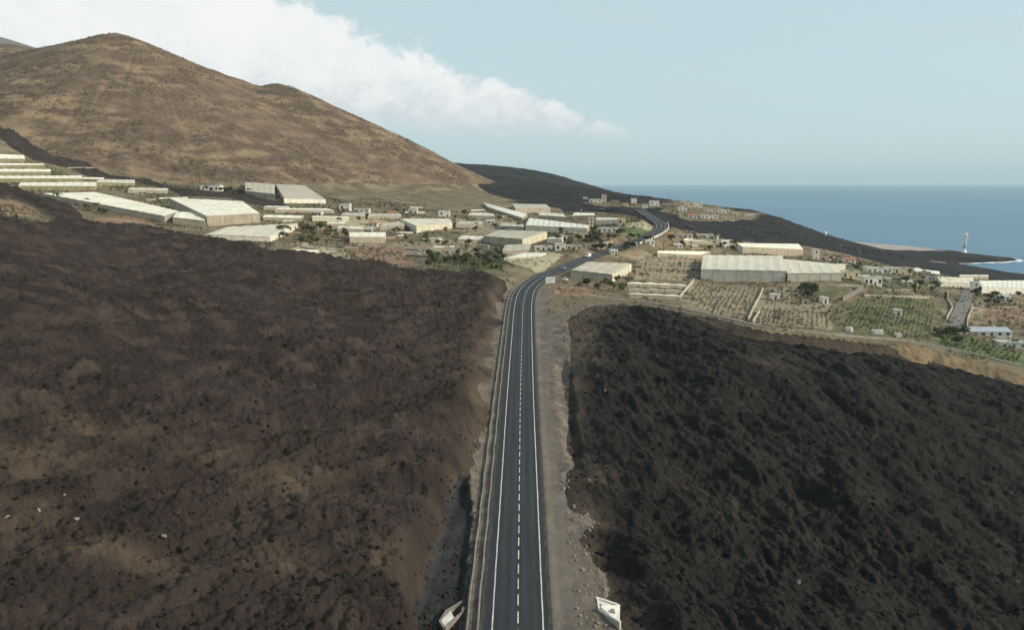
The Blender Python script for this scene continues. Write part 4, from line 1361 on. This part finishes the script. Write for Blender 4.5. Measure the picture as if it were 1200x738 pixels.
for i, (u_, v_, w_) in enumerate(((995, 388, 8), (1028, 391, 12), (1052, 395, 6))):
    x_, y_ = hit(u_, v_)
    rt = thing('water_tank', ('round', 'long', 'small')[i] + ' white water tank beside the farm track wall', 'water tank', (x_, y_, gz(x_, y_)))
    ww = w_ * y_ / FPX / 2
    MB().box(-ww, ww, -1.2, 1.2, -0.5, 1.5).build('basin', 'concrete_white', rt) if i else MB().lathe([(ww, -0.5), (ww, 1.7), (ww * 0.92, 1.75)], 16).build('basin', 'concrete_white', rt)
    MB().box(-ww * 0.5, ww * 0.5, -0.5, 0.5, 1.52 if i else 1.76, 1.7 if i else 1.9).build('lid', 'roof_grey', rt)

# narrow lane between walls on the right
lane = catmull(np.array([hit(u_, v_) for u_, v_ in ((1138, 341), (1133, 346), (1130, 354), (1125, 366), (1120, 380), (1117, 391))]), 10)
t_ = np.gradient(lane, axis=0)
t_ /= np.linalg.norm(t_, axis=1)[:, None]
ln = np.stack([t_[:, 1], -t_[:, 0]], 1)
vs, fs = [], []
for p_, q_ in zip(lane, ln):
    for s_ in (-3.2, 3.2):
        x_, y_ = p_ + q_ * s_
        vs.append((x_, y_, gz(x_, y_) + 0.35))
for i in range(len(lane) - 1):
    fs.append((2 * i, 2 * i + 1, 2 * i + 3, 2 * i + 2))
plain('lane_asphalt', (0.14, 0.135, 0.13), 0.9, 0.15, 0.4)
tag(link_mesh('lane', vs, fs, 'lane_asphalt'), kind='structure')


# ------------------------------------------------------------------ utility poles, lighthouse, dome
def pole(label, u, vb, vt, arms=1, lamp=False):
    x_, y_ = hit(u, vb)
    z_ = gz(x_, y_)
    h = (vb - vt) * y_ / FPX
    rt = thing('street_lamp' if lamp else 'utility_pole', label, 'lamp post' if lamp else 'utility pole', (x_, y_, z_))
    MB().lathe([(0.24, -0.8), (0.22, h * 0.5), (0.15, h)], 8).build('pole', 'concrete' if lamp else 'wood_pole', rt, True)
    if lamp:
        MB().tube([(0, 0, h - 0.1), (-0.9, 0, h + 0.25), (-2.0, 0, h + 0.35)], [0.09, 0.08, 0.07]).build('arm', 'concrete', rt)
        MB().box(-2.8, -1.95, -0.16, 0.16, h + 0.28, h + 0.44).build('lamp_head', 'post_metal', rt)
    else:
        for k in range(arms):
            c_ = MB().box(-1.3, 1.3, -0.1, 0.1, h - 0.7 - k * 1.1, h - 0.5 - k * 1.1).build('crossarm', 'wood_pole', rt)
            for q in (-1.1, -0.4, 0.4, 1.1):
                MB().lathe([(0.06, h - 0.5 - k * 1.1), (0.1, h - 0.4 - k * 1.1), (0.05, h - 0.22 - k * 1.1)], 6, q, 0).build('insulator', 'light_white', c_)
    return rt


pole('tall pole with two crossarms above the small white house', 1006, 311, 293, 2)
pole('pole with one crossarm against the dark lava beyond the cottages', 984, 301, 287)
pole('pole beside the long white warehouse', 1147, 328, 314)
pole('tall lamp post beside the far road bend', 777.5, 292, 266, lamp=True)
pole('short lamp post by the crash wall', 765, 286, 275, lamp=True)
pole('pole behind the long cream greenhouse', 909, 286, 277)
pole('pole standing by the dry field hut', 907, 378, 350)

lp = at(1130, 292.5, 1212)
lz = gz(lp[0], lp[1])
k_ = 1212 / FPX
lh = thing('lighthouse', 'slender white lighthouse with a flared head on the headland', 'lighthouse', (lp[0], lp[1], lz))
H_ = 23.5 * k_
MB().lathe([(4.2, -2.0), (4.2, 0.8), (3.4, 1.4), (2.8, 3.2), (2.4, 6.0)], 24).build('plinth', 'light_white', lh, True)
MB().lathe([(2.3, 6.0), (2.0, H_ * 0.5), (2.05, H_ * 0.68), (2.6, H_ * 0.80), (3.4, H_ * 0.86)], 24).build('tower', 'light_white', lh, True)
gl = MB().lathe([(4.1, H_ * 0.86), (4.1, H_ * 0.88)], 24).build('gallery', 'light_white', lh)
mbr = MB().lathe([(4.0, H_ * 0.88 + 1.0), (4.0, H_ * 0.88 + 1.12), (3.9, H_ * 0.88 + 1.12), (3.9, H_ * 0.88 + 1.0)], 24, cap=False)
for i in range(16):
    a_ = 2 * math.pi * i / 16
    x_, y_ = 3.95 * math.cos(a_), 3.95 * math.sin(a_)
    mbr.box(x_ - 0.05, x_ + 0.05, y_ - 0.05, y_ + 0.05, H_ * 0.88, H_ * 0.88 + 1.01)
mbr.build('railing', 'light_white', gl)
ln_ = MB().lathe([(1.5, H_ * 0.88), (1.5, H_ * 0.88 + 2.4)], 16).build('lantern', 'light_white', lh)
MB().lathe([(1.7, H_ * 0.88 + 2.4), (1.3, H_ * 0.88 + 3.1), (0.5, H_ * 0.88 + 3.6), (0.08, H_ * 0.88 + 4.6)], 16).build('cap', 'light_white', ln_, True)
for i in range(4):
    MB().box(-0.3, 0.3, -2.75, -2.0, 7 + i * 4.2, 8.2 + i * 4.2).build('window', 'glass_dark', lh)

rp = hit(967, 276)
rz_ = gz(*rp)
RDS = 0.62
rd = thing('radar_dome', 'small white radar dome on the lava ridge against the sea', 'radar dome', (rp[0], rp[1], rz_))
MB().lathe([(2.6, -1.0), (2.6, 1.6), (2.3, 1.9)], 20).build('base', 'light_white', rd)
MB().lathe([(2.2, 1.9), (3.1, 2.8), (3.5, 4.2), (3.2, 5.8), (2.3, 7.0), (1.1, 7.6), (0.1, 7.7)], 20).build('dome', 'light_white', rd, True)
rd.scale = (RDS, RDS, RDS)


# ------------------------------------------------------------------ vehicles and the board by the road
def car(label, loc, rz, paint, van=False):
    rt = thing('van' if van else 'car', label, 'van' if van else 'car', loc, rz)
    L_, Wd = (2.4, 0.98) if van else (2.1, 0.88)
    prof = [(-L_, 0.35), (-L_, 0.85), (-L_ + 0.5, 0.95), (L_ - 0.75, 1.0), (L_ - 0.1, 0.9), (L_, 0.6), (L_, 0.35)]
    if van:
        prof = [(-L_, 0.35), (-L_, 2.0), (-L_ + 0.12, 2.1), (L_ - 1.5, 2.1), (L_ - 0.8, 1.2), (L_ - 0.1, 1.0), (L_, 0.7), (L_, 0.35)]
    n_ = len(prof)
    MB().add([(x_, -Wd, z_) for x_, z_ in prof] + [(x_, Wd, z_) for x_, z_ in prof],
             [tuple(range(n_)), tuple(range(2 * n_ - 1, n_ - 1, -1))] + [(i, i + n_, (i + 1) % n_ + n_, (i + 1) % n_) for i in range(n_)]).build('body', paint, rt)
    if not van:
        c4 = [(-1.55, 0.97), (-1.15, 1.48), (0.35, 1.48), (1.05, 0.99)]
        cab = MB().add([(x_, -Wd * (0.95 if z_ < 1.2 else 0.78), z_) for x_, z_ in c4] + [(x_, Wd * (0.95 if z_ < 1.2 else 0.78), z_) for x_, z_ in c4],
                       [(0, 1, 2, 3), (7, 6, 5, 4), (0, 4, 5, 1), (1, 5, 6, 2), (2, 6, 7, 3), (0, 3, 7, 4)]).build('cabin', 'glass_dark', rt)
        MB().box(-1.15, 0.35, -Wd * 0.76, Wd * 0.76, 1.485, 1.53).build('roof', paint, cab)
    else:
        MB().add([(L_ - 1.46, -Wd * 0.9, 2.02), (L_ - 1.46, Wd * 0.9, 2.02), (L_ - 0.76, Wd * 0.9, 1.24), (L_ - 0.76, -Wd * 0.9, 1.24)], [(0, 3, 2, 1)]).build('windscreen', 'glass_dark', rt)
    for x_ in (-L_ * 0.62, L_ * 0.62):
        for y_ in (-Wd + 0.08, Wd - 0.08):
            vs_, fs_ = [], []
            for yy_ in (y_ - 0.11, y_ + 0.11):
                for i in range(12):
                    a_ = math.pi * i / 6
                    vs_.append((x_ + 0.33 * math.cos(a_), yy_, 0.33 + 0.33 * math.sin(a_)))
            fs_ = [(i, (i + 1) % 12, (i + 1) % 12 + 12, i + 12) for i in range(12)] + [tuple(range(11, -1, -1)), tuple(range(12, 24))]
            MB().add(vs_, fs_).build('wheel', 'rubber', rt)
    for y_ in (-Wd * 0.7, Wd * 0.7):
        MB().box(L_ - 0.06, L_ + 0.012, y_ - 0.14, y_ + 0.14, 0.66, 0.8).build('headlight', 'light_white', rt)
    return rt


def car_on_road(label, Yw, lane_s, paint, toward, van=False):
    sa = float(np.interp(Yw, RC[:, 1][:int(np.argmax(RC[:, 1]))], RS[:int(np.argmax(RC[:, 1]))]))
    p_, q_ = road_pt(sa, lane_s, 0.015)
    t = math.atan2(q_[0], -q_[1])         # travel direction angle from +X: tangent = (-qy, qx)
    ang_ = math.atan2(q_[0], -q_[1])
    tx, ty = -q_[1], q_[0]
    car(label, p_, math.atan2(ty, tx) + (math.pi if toward else 0), paint, van)


car_on_road('pale blue car driving round the bend beyond the white board', 397, 1.8, 'car_blue', False)
car_on_road('white van on the road past the beige greenhouse', 437, -1.8, 'car_white', True, True)
car_on_road('dark red car at the foot of the far bend', 530, -1.8, 'car_red', True)
x_, y_ = hit(662.5, 329)
car('white car parked on the verge beside the beige greenhouse', (x_, y_, gz(x_, y_)), 1.2, 'car_white')

x_, y_ = hit(645, 335.5)
sz = gz(x_, y_)
bd = thing('roadside_board', 'white information board on posts beside the road bend', 'sign', (x_, y_, sz), 0.05)
for q in (-1.6, 1.6):
    MB().box(q - 0.08, q + 0.08, 0.05, 0.21, -0.8, 4.1).build('post', 'post_metal', bd)
pn = MB().box(-2.3, 2.3, -0.06, 0.045, 1.25, 4.2).build('panel', 'sign_white', bd)
for i, (a_, b_) in enumerate(((-1.2, 1.5), (-1.7, 0.4))):
    MB().box(a_, b_, -0.075, -0.061, 2.95 - 0.75 * i, 3.25 - 0.75 * i).build('print', 'sign_print', pn)

# ------------------------------------------------------------------ remains of buildings beside the road
def slab_poly(px, dz, th):
    P_ = [hit(u_, v_) for u_, v_ in px]
    return P_


rq = [hit(699, 701), hit(726.5, 713), hit(726, 736), hit(701, 716)]
cxm, cym = sum(p_[0] for p_ in rq) / 4, sum(p_[1] for p_ in rq) / 4
zr = max(gz(*p_) for p_ in rq)
ru = thing('ruined_roof', 'broken flat roof with white parapets half buried beside the gravel verge', 'ruin', (cxm, cym, zr), 0)
Lq = [(p_[0] - cxm, p_[1] - cym) for p_ in rq]
zt = [0.05, 0.2, 0.5, 0.1]
MB().hexa([(x_, y_, z_ - 2.2) for (x_, y_), z_ in zip(Lq, zt)][::-1] + [(x_, y_, z_) for (x_, y_), z_ in zip(Lq, zt)][::-1]).build('roof_slab', 'concrete_white', ru)
for i in range(4):
    j = (i + 1) % 4
    a_, b_ = np.array(Lq[i]), np.array(Lq[j])
    d_ = (b_ - a_) / np.linalg.norm(b_ - a_)
    nn = np.array([-d_[1], d_[0]]) * 0.26
    e = d_ * 0.28
    hh = [0.22, 0.16, 0.3, 0.22][i]
    a2, b2 = a_ - e * 0.0, b_ - e * 1.02
    MB().hexa([(*(a2), zt[i] - 1.5), (*(b2), zt[j] - 1.5), (*(b2 - nn), zt[j] - 1.5), (*(a2 - nn), zt[i] - 1.5),
               (*(a2), zt[i] + hh), (*(b2), zt[j] + hh), (*(b2 - nn), zt[j] + hh), (*(a2 - nn), zt[i] + hh)]).build('parapet', 'wall_white', ru)
c0 = (np.array(Lq[1]) + np.array(Lq[2]) + np.array(Lq[3])) / 3
tri = [np.array(Lq[1]) * 0.86, np.array(Lq[2]) * 0.88, np.array(Lq[3]) * 0.82]
MB().add([(*p_, 0.42 + 0.15 * i) for i, p_ in enumerate(tri)] + [(*p_, -0.1) for p_ in tri], [(0, 1, 2), (0, 3, 4, 1), (1, 4, 5, 2), (2, 5, 3, 0)]).build('fallen_slab', 'wall_white', ru)
MB().box(c0[0] - 0.3, c0[0] + 0.25, c0[1] - 0.6, c0[1] + 0.2, 0.3, 0.85).build('roof_vent', 'concrete', ru)

bq = [hit(514, 713), hit(520, 722), hit(543, 704), hit(547, 688), hit(523, 700)]
cxm, cym = sum(p_[0] for p_ in bq) / 5, sum(p_[1] for p_ in bq) / 5
zr = gz(cxm, cym)
bs = thing('concrete_basin', 'open white concrete basin lying in the dark hollow beside the road', 'basin', (cxm, cym, zr), 0)
Lb = [np.array((p_[0] - cxm, p_[1] - cym)) * 0.92 for p_ in bq]
for i in range(5):
    j = (i + 1) % 5
    a_, b_ = Lb[i], Lb[j]
    d_ = (b_ - a_) / np.linalg.norm(b_ - a_)
    nn = np.array([d_[1], -d_[0]]) * 0.18
    MB().hexa([(*(a_ + nn), -1.0), (*(b_ + nn), -1.0), (*(b_ - nn), -1.0), (*(a_ - nn), -1.0), (*(a_ + nn), 0.8), (*(b_ + nn), 0.75), (*(b_ - nn), 0.75), (*(a_ - nn), 0.8)]).build('rim', 'concrete', bs)
sl = [Lb[0] * 0.95, Lb[1] * 0.95, Lb[2] * 0.5 + Lb[1] * 0.4, Lb[4] * 0.6 + Lb[3] * 0.1]
MB().add([(*p_, 0.72) for p_ in sl] + [(*p_, 0.4) for p_ in sl], [(0, 1, 2, 3), (0, 4, 5, 1), (1, 5, 6, 2), (2, 6, 7, 3), (3, 7, 4, 0)]).build('cover_slab', 'concrete_white', bs)

# ------------------------------------------------------------------ vegetation
def leaf_cloud(rng, lobes, n, size):
    V_, F_ = [], []
    for i in range(n):
        c_, r_ = lobes[rng.randrange(len(lobes))]
        d_ = Vector((rng.gauss(0, 1), rng.gauss(0, 1), rng.gauss(0, 0.9))).normalized()
        p_ = Vector(c_) + d_ * r_ * (0.55 + 0.5 * rng.random())
        a_ = Vector((rng.gauss(0, 1), rng.gauss(0, 1), rng.gauss(0, 1))).normalized()
        b_ = a_.cross(d_ + Vector((0.01, 0.02, 0.4))).normalized()
        s_ = size * (0.6 + 0.8 * rng.random())
        o_ = len(V_)
        V_ += [p_ - a_ * s_ - b_ * s_ * 0.5, p_ + a_ * s_ - b_ * s_ * 0.4, p_ + a_ * s_ * 0.8 + b_ * s_ * 0.55, p_ - a_ * s_ * 0.7 + b_ * s_ * 0.5]
        F_.append((o_, o_ + 1, o_ + 2, o_ + 3))
    return V_, F_


def make_tree(seed, h, spread, leaf):
    rng = random.Random(seed)
    rt = thing('tree', '', 'tree')
    lobes = []
    tk = MB().tube([(0, 0, -0.5), (0.1, 0.05, h * 0.25), (0.05, -0.1, h * 0.5)], [0.24, 0.18, 0.11])
    for i in range(7):
        a_ = 2 * math.pi * i / 7 + rng.random()
        r_ = spread * (0.35 + 0.45 * rng.random())
        c_ = (r_ * math.cos(a_), r_ * math.sin(a_), h * (0.5 + 0.35 * rng.random()))
        lobes.append((c_, spread * (0.3 + 0.2 * rng.random())))
        tk.tube([(0.05, -0.05, h * (0.25 + 0.2 * rng.random())), (c_[0] * 0.5, c_[1] * 0.5, c_[2] * 0.85), c_], [0.1, 0.07, 0.03], 5)
    lobes.append(((0, 0, h * 0.8), spread * 0.45))
    tk.build('trunk', 'bark', rt)
    V_, F_ = leaf_cloud(rng, lobes, 420, 0.26)
    link_mesh('crown', V_, F_, leaf, rt)
    return rt


def make_palm(seed, h):
    rng = random.Random(seed)
    rt = thing('palm_tree', '', 'palm')
    MB().tube([(0, 0, -0.5), (0.15, 0, h * 0.4), (0.25, 0.1, h * 0.75), (0.3, 0.1, h)], [0.3, 0.22, 0.18, 0.2], 8).build('trunk', 'palm_trunk', rt)
    for i in range(15):
        a_ = 2 * math.pi * i / 15 + 0.2 * rng.random()
        up_ = 0.9 * rng.random() + 0.1
        L_ = 2.4 + 0.6 * rng.random()
        pts = []
        for k in range(7):
            t = k / 6
            rr_ = L_ * t
            pts.append((rr_, up_ * 1.5 * t - 2.0 * t * t * (1.2 - 0.5 * up_)))
        vs_, fs_ = [], []
        ca, sa = math.cos(a_), math.sin(a_)
        for k, (r_, z_) in enumerate(pts):
            w_ = 0.42 * math.sin(math.pi * min(1, 0.12 + 0.85 * k / 6)) + 0.02
            x0, y0 = 0.3 + r_ * ca, 0.1 + r_ * sa
            vs_ += [(x0 - sa * w_, y0 + ca * w_, h + z_ - 0.18), (x0, y0, h + z_), (x0 + sa * w_, y0 - ca * w_, h + z_ - 0.18)]
        for k in range(6):
            b_ = 3 * k
            fs_ += [(b_, b_ + 1, b_ + 4, b_ + 3), (b_ + 1, b_ + 2, b_ + 5, b_ + 4)]
        link_mesh('frond', vs_, fs_, 'leaf_green', rt)
    return rt


TREES = [make_tree(1, 5.0, 2.4, 'leaf_green'), make_tree(2, 4.2, 2.6, 'leaf_dark'), make_tree(3, 3.4, 2.2, 'leaf_dry'), make_tree(4, 5.6, 2.2, 'leaf_dark')]
PALMS = [make_palm(5, 5.5), make_palm(6, 7.5)]
used = set()


def plant(proto, u, v, sc, label, group, jitter=True):
    x_, y_ = hit(u, v)
    o = proto if id(proto) not in used else copy_tree(proto)
    used.add(id(proto))
    o.location = (x_, y_, gz(x_, y_))
    o.scale = (sc, sc, sc * random.uniform(0.85, 1.15))
    o.rotation_euler = (0, 0, random.uniform(0, 6.28))
    tag(o, label, None, group)
    return o


KIND = {0: 'loose green tree', 1: 'dark bushy tree', 2: 'dry brownish shrub tree', 3: 'tall dark tree'}
rng = random.Random(4)


def grove(where, boxes, n, kinds, sc=(0.7, 1.2)):
    for i in range(n):
        u0, v0, u1, v1 = boxes[rng.randrange(len(boxes))]
        k = rng.choice(kinds)
        plant(TREES[k], rng.uniform(u0, u1), rng.uniform(v0, v1), rng.uniform(*sc), KIND[k] + ' ' + where, KIND[k] + 's ' + where)


grove('on the brushy slope below the yellowish roofs', [(352, 266, 380, 288), (378, 268, 408, 290)], 26, [0, 1, 2, 2], (0.7, 1.3))
grove('in the hedge at the top edge of the lava', [(495, 300, 590, 316)], 30, [0, 1, 3], (0.6, 1.1))
grove('by the low houses under the hill', [(396, 247, 480, 262), (460, 270, 560, 290), (530, 250, 620, 275)], 40, [1, 2, 0], (0.6, 1.1))
grove('around the gable house left of the road', [(640, 272, 700, 288)], 14, [1, 3, 0], (0.7, 1.2))
grove('below the beige greenhouse', [(678, 332, 732, 344)], 12, [1, 2, 0], (0.5, 0.9))
grove('along the far road bend', [(785, 281, 868, 294), (690, 275, 760, 300)], 40, [1, 2, 0], (0.7, 1.3))
grove('between the houses beside the warehouse', [(960, 306, 1010, 318), (1035, 322, 1110, 346), (940, 338, 955, 350)], 34, [0, 1, 0, 3], (0.7, 1.2))
grove('on the green slope above the earth bank', [(1085, 392, 1132, 406), (1140, 342, 1200, 358)], 26, [0, 0, 1], (0.6, 1.0))
grove('on the edge of the wedge greenhouse', [(62, 236, 125, 252)], 9, [1, 2], (0.7, 1.2))
grove('at the front of the low pale greenhouse', [(288, 279, 306, 282), (325, 272, 338, 280)], 4, [1], (1.0, 1.3))
grove('near the lone house on the dark strip', [(222, 221, 292, 231)], 8, [1, 3], (0.8, 1.2))
for u_, v_, s_, k in ((1012, 330, 1.0, 0), (1040, 326, 0.9, 0), (1066, 330, 1.1, 1), (978, 314, 1.0, 0), (1092, 332, 0.9, 1), (1035, 318, 1.0, 1), (1100, 340, 0.8, 0)):
    plant(PALMS[k], u_, v_, s_, 'palm tree with a round crown among the houses beside the warehouse', 'palms among the houses')
for u_, v_, s_, k in ((67, 240, 1.2, 0), (114, 250, 1.1, 0), (371, 280, 0.9, 0), (332, 276, 0.9, 1)):
    plant(PALMS[k], u_, v_, s_, 'lone palm tree at the edge of the left lava field', 'palms at the lava edge')


# scattered low growth, rubble and crop rows: nobody could count them
def scatter(name, pts, sizes, mat, template, label, cat, squash=(1, 1, 1)):
    Vt, Ft = template
    Vt = np.array([tuple(v_) for v_ in Vt], float)
    Ft = np.array(Ft)
    n_ = len(pts)
    th = np.random.RandomState(3).rand(n_) * 6.283
    ca, sa = np.cos(th)[:, None], np.sin(th)[:, None]
    x_ = (Vt[None, :, 0] * ca - Vt[None, :, 1] * sa) * sizes[:, None]
    y_ = (Vt[None, :, 0] * sa + Vt[None, :, 1] * ca) * sizes[:, None]
    z_ = np.repeat(Vt[None, :, 2], n_, 0) * sizes[:, None]
    P_ = np.stack([x_ + pts[:, 0:1], y_ + pts[:, 1:2], z_ + pts[:, 2:3]], -1).reshape(-1, 3)
    F_ = (Ft[None] + (np.arange(n_) * len(Vt))[:, None, None]).reshape(-1, Ft.shape[1])
    o = np_mesh(name, P_, F_, mat, smooth=False)
    return tag(o, label, cat, kind='stuff')


def bush_t(seed, n=16):
    rg = random.Random(seed)
    return leaf_cloud(rg, [((0, 0, 0.45), 0.55), ((0.3, 0.2, 0.35), 0.4), ((-0.3, -0.1, 0.3), 0.4)], n, 0.26)


RS_ = np.random.RandomState(21)


def sample_region(n, cond, x0, x1, y0, y1):
    x_ = RS_.uniform(x0, x1, n)
    y_ = RS_.uniform(y0, y1, n)
    z_, A_ = terrain(x_, y_, True)
    k = cond(x_, y_, z_, A_)
    return np.stack([x_[k], y_[k], z_[k]], 1)


pts = sample_region(48000, lambda x_, y_, z_, A_: (A_['mc'] > 0.3) & (A_['sds'] < 0) & (A_['sdf'] < 0) & (np.abs(x_) < y_ * 0.85) & (perlin(x_ / 70, y_ / 70, 401) + 0.6 * perlin(x_ / 22, y_ / 22, 402) > -0.1), -1050, 60, 600, 1350)
scatter('hill_scrub', pts, RS_.uniform(0.6, 1.6, len(pts)), 'leaf_scrub', bush_t(1, 9), 'dry brown scrub dotted over the cinder hill', 'scrub')
pts = sample_region(26000, lambda x_, y_, z_, A_: (A_['mc'] < 0.3) & (A_['ml'] < -1) & (A_['mr'] < -1) & (A_['sdf'] < 0) & (A_['sds'] < 0) & (np.abs(A_['s']) > 10) & (np.abs(x_) < y_ * 0.85) & (perlin(x_ / 40, y_ / 40, 411) + 0.5 * perlin(x_ / 13, y_ / 13, 412) > 0.02), -420, 420, 290, 800)
scatter('field_scrub', pts, RS_.uniform(0.4, 1.3, len(pts)), 'leaf_dry', bush_t(2, 12), 'low dry scrub growing between the fields and greenhouses', 'scrub')
pts = sample_region(26000, lambda x_, y_, z_, A_: (A_['mc'] < 0.3) & (A_['ml'] < -1) & (A_['mr'] < -2) & (A_['sdf'] < 0) & (np.abs(A_['s']) > 12) & (np.abs(x_) < y_ * 0.85) & (perlin(x_ / 46, y_ / 46, 421) + 0.5 * perlin(x_ / 15, y_ / 15, 422) > 0.0), -420, 420, 290, 760)
scatter('green_scrub', pts, RS_.uniform(0.5, 1.6, len(pts)), 'leaf_dark', bush_t(3, 12), 'dark green bushes scattered between fields and houses', 'scrub')

pts = sample_region(16000, lambda x_, y_, z_, A_: (A_['sdf'] > 0) & (z_ > 12) & (A_['mc'] < 0.2) & (np.abs(x_) < y_ * 0.75) & (perlin(x_ / 60, y_ / 60, 431) + 0.5 * perlin(x_ / 18, y_ / 18, 432) > 0.25), -250, 480, 640, 1700)
scatter('slope_scrub', pts, RS_.uniform(0.8, 2.2, len(pts)), 'leaf_dark', bush_t(4, 9), 'dark scrub on the far lava slope around the village', 'scrub')

# clinker blocks on the flows
def rock_t(seed):
    rg = random.Random(seed)
    t = (1 + 5 ** 0.5) / 2
    vs_ = [(-1, t, 0), (1, t, 0), (-1, -t, 0), (1, -t, 0), (0, -1, t), (0, 1, t), (0, -1, -t), (0, 1, -t), (t, 0, -1), (t, 0, 1), (-t, 0, -1), (-t, 0, 1)]
    fs_ = [(0, 11, 5), (0, 5, 1), (0, 1, 7), (0, 7, 10), (0, 10, 11), (1, 5, 9), (5, 11, 4), (11, 10, 2), (10, 7, 6), (7, 1, 8), (3, 9, 4), (3, 4, 2), (3, 2, 6), (3, 6, 8), (3, 8, 9), (4, 9, 5), (2, 4, 11), (6, 2, 10), (8, 6, 7), (9, 8, 1)]
    return [(x_ * 0.5 * rg.uniform(0.6, 1.3), y_ * 0.5 * rg.uniform(0.6, 1.3), z_ * 0.42 * rg.uniform(0.6, 1.3)) for x_, y_, z_ in vs_], fs_


def near_pts(n, cond):
    r_ = 85 * np.exp(RS_.rand(n) * math.log(330 / 85.0))
    a_ = RS_.uniform(R(-40), R(40), n)
    x_, y_ = r_ * np.sin(a_), r_ * np.cos(a_)
    z_, A_ = terrain(x_, y_, True)
    k = cond(x_, y_, z_, A_)
    return np.stack([x_[k], y_[k], z_[k]], 1)


pts = near_pts(11000, lambda x_, y_, z_, A_: (A_['ml'] > 1) & (A_['ash'] < 0.6))
scatter('clinker', pts, 0.12 + 0.5 * RS_.rand(len(pts)) ** 4, 'lava_left', rock_t(1), 'brown clinker blocks strewn over the left lava field', 'rocks')
pts = near_pts(11000, lambda x_, y_, z_, A_: A_['mr'] > 1)
scatter('clinker', pts, 0.12 + 0.5 * RS_.rand(len(pts)) ** 4, 'lava_right', rock_t(2), 'black clinker blocks strewn over the right lava field', 'rocks')
pts = near_pts(30000, lambda x_, y_, z_, A_: (A_['pl'] > -0.5) & (A_['s'] < -7.8))
scatter('hollow_rubble', pts, 0.08 + 0.4 * RS_.rand(len(pts)) ** 4, 'lava_left', rock_t(5), 'dark rubble lying in the hollow beside the road', 'rocks')
pts = near_pts(26000, lambda x_, y_, z_, A_: (A_['ml'] < 1) & (A_['mr'] < 1) & (np.abs(A_['s']) > 8.5) & (np.abs(A_['s']) < 24) & (A_['pl'] < -1) & (y_ < 300))
scatter('verge_stones', pts, 0.08 + 0.34 * RS_.rand(len(pts)) ** 3, 'pale_rock', rock_t(3), 'pale loose stones along both verges of the road', 'stones')
# a few single pale boulders that can be told apart
BO = [(15, 645, 0.6), (95, 650, 0.5), (195, 668, 0.6), (80, 618, 0.35), (935, 695, 0.7), (1192, 694, 0.7), (690, 566, 0.5), (672, 595, 0.5), (700, 447, 0.6), (709, 465, 0.6), (50, 636, 0.5)]
rk = [rock_t(20 + i) for i in range(4)]
for i, (u_, v_, s_) in enumerate(BO):
    x_, y_ = hit(u_, v_)
    o = link_mesh('boulder', rk[i % 4][0], rk[i % 4][1], 'pale_rock')
    o.location = (x_, y_, gz(x_, y_) + 0.15)
    o.scale = (s_, s_ * 0.8, s_ * 0.7)
    o.rotation_euler = (0.3 * i, 0.2 * i, i)
    o2 = 'left' if u_ < 600 else 'right'
    tag(o, 'pale boulder lying on the brown lava' if u_ < 600 else 'pale boulder lying on the black lava', 'boulder', 'pale boulders on the brown lava' if u_ < 600 else 'pale boulders on the black lava')


# crop rows
def crop_rows(label, corners, n_rows, mat, sz, sp):
    a_, b_, c_, d_ = [G(hit(*q)) for q in corners]      # near-left, near-right, far-right, far-left: rows run near to far
    P_ = []
    for i in range(n_rows):
        t = (i + 0.5) / n_rows
        p0, p1 = a_ * (1 - t) + b_ * t, d_ * (1 - t) + c_ * t
        L_ = np.linalg.norm(p1 - p0)
        m_ = int(L_ / sp)
        for k in range(m_):
            if RS_.rand() < 0.12 + 0.5 * float(perlin(np.array([p0[0] / 9 + k * 0.11]), np.array([p0[1] / 9 + i * 0.13]), 601)[0] > 0.15):
                continue
            q = p0 + (p1 - p0) * (k + RS_.rand() * 0.6) / m_
            P_.append(q + RS_.normal(0, 0.28, 2))
    P_ = np.array(P_)
    z_ = gzs(P_[:, 0], P_[:, 1])
    return scatter('crop_rows', np.c_[P_, z_], RS_.uniform(0.45, 1.4, len(P_)) * sz, mat, bush_t(7, 12), label, 'crops')


crop_rows('dry crop rows in the field below the big ribbed greenhouse', [(802, 350), (872, 376), (888, 337), (816, 332)], 13, 'crop_dry', 0.7, 1.0)
crop_rows('short crop rows beside the long pale field wall', [(884, 379), (972, 385), (970, 366), (890, 363)], 15, 'crop_dry', 0.65, 0.9)
crop_rows('crop rows in the upper plot behind the dry field hut', [(896, 356), (948, 357), (946, 340), (898, 338)], 9, 'crop_dry', 0.8, 1.2)
crop_rows('green crop rows in the field beside the slanting wall', [(985, 385), (1090, 398), (1096, 354), (1005, 350)], 20, 'crop_green', 0.6, 1.1)
crop_rows('lush green plants on the slope above the earth bank', [(1095, 405), (1190, 427), (1200, 414), (1112, 393)], 14, 'crop_green', 0.8, 1.2)
crop_rows('sparse rows on the brown terraces', [(748, 327), (816, 327), (818, 305), (756, 299)], 10, 'crop_dry', 0.7, 1.6)
crop_rows('green plants between the white terraces', [(-30, 216), (108, 217), (60, 193), (-30, 187)], 26, 'crop_green', 1.0, 2.2)
crop_rows('green plantation at the top edge of the lava field', [(505, 315), (590, 316), (588, 301), (512, 300)], 16, 'crop_green', 1.0, 1.5)

# ------------------------------------------------------------------ air
m = bpy.data.materials.new('air')
m.use_nodes = True
nt = m.node_tree
nt.nodes.remove(nt.nodes['Principled BSDF'])
pv = nt.nodes.new('ShaderNodeVolumePrincipled')
pv.inputs['Color'].default_value = (0.66, 0.87, 1.0, 1)
pv.inputs['Density'].default_value = 0.000032
pv.inputs['Anisotropy'].default_value = 0.0
nt.links.new(pv.outputs[0], nt.nodes['Material Output'].inputs['Volume'])
MATS['air'] = m
hz = MB().box(-64000, 66000, -63000, 65000, -12, 860).build('haze', 'air')
tag(hz, 'thin sea haze filling the air', 'haze', kind='stuff')
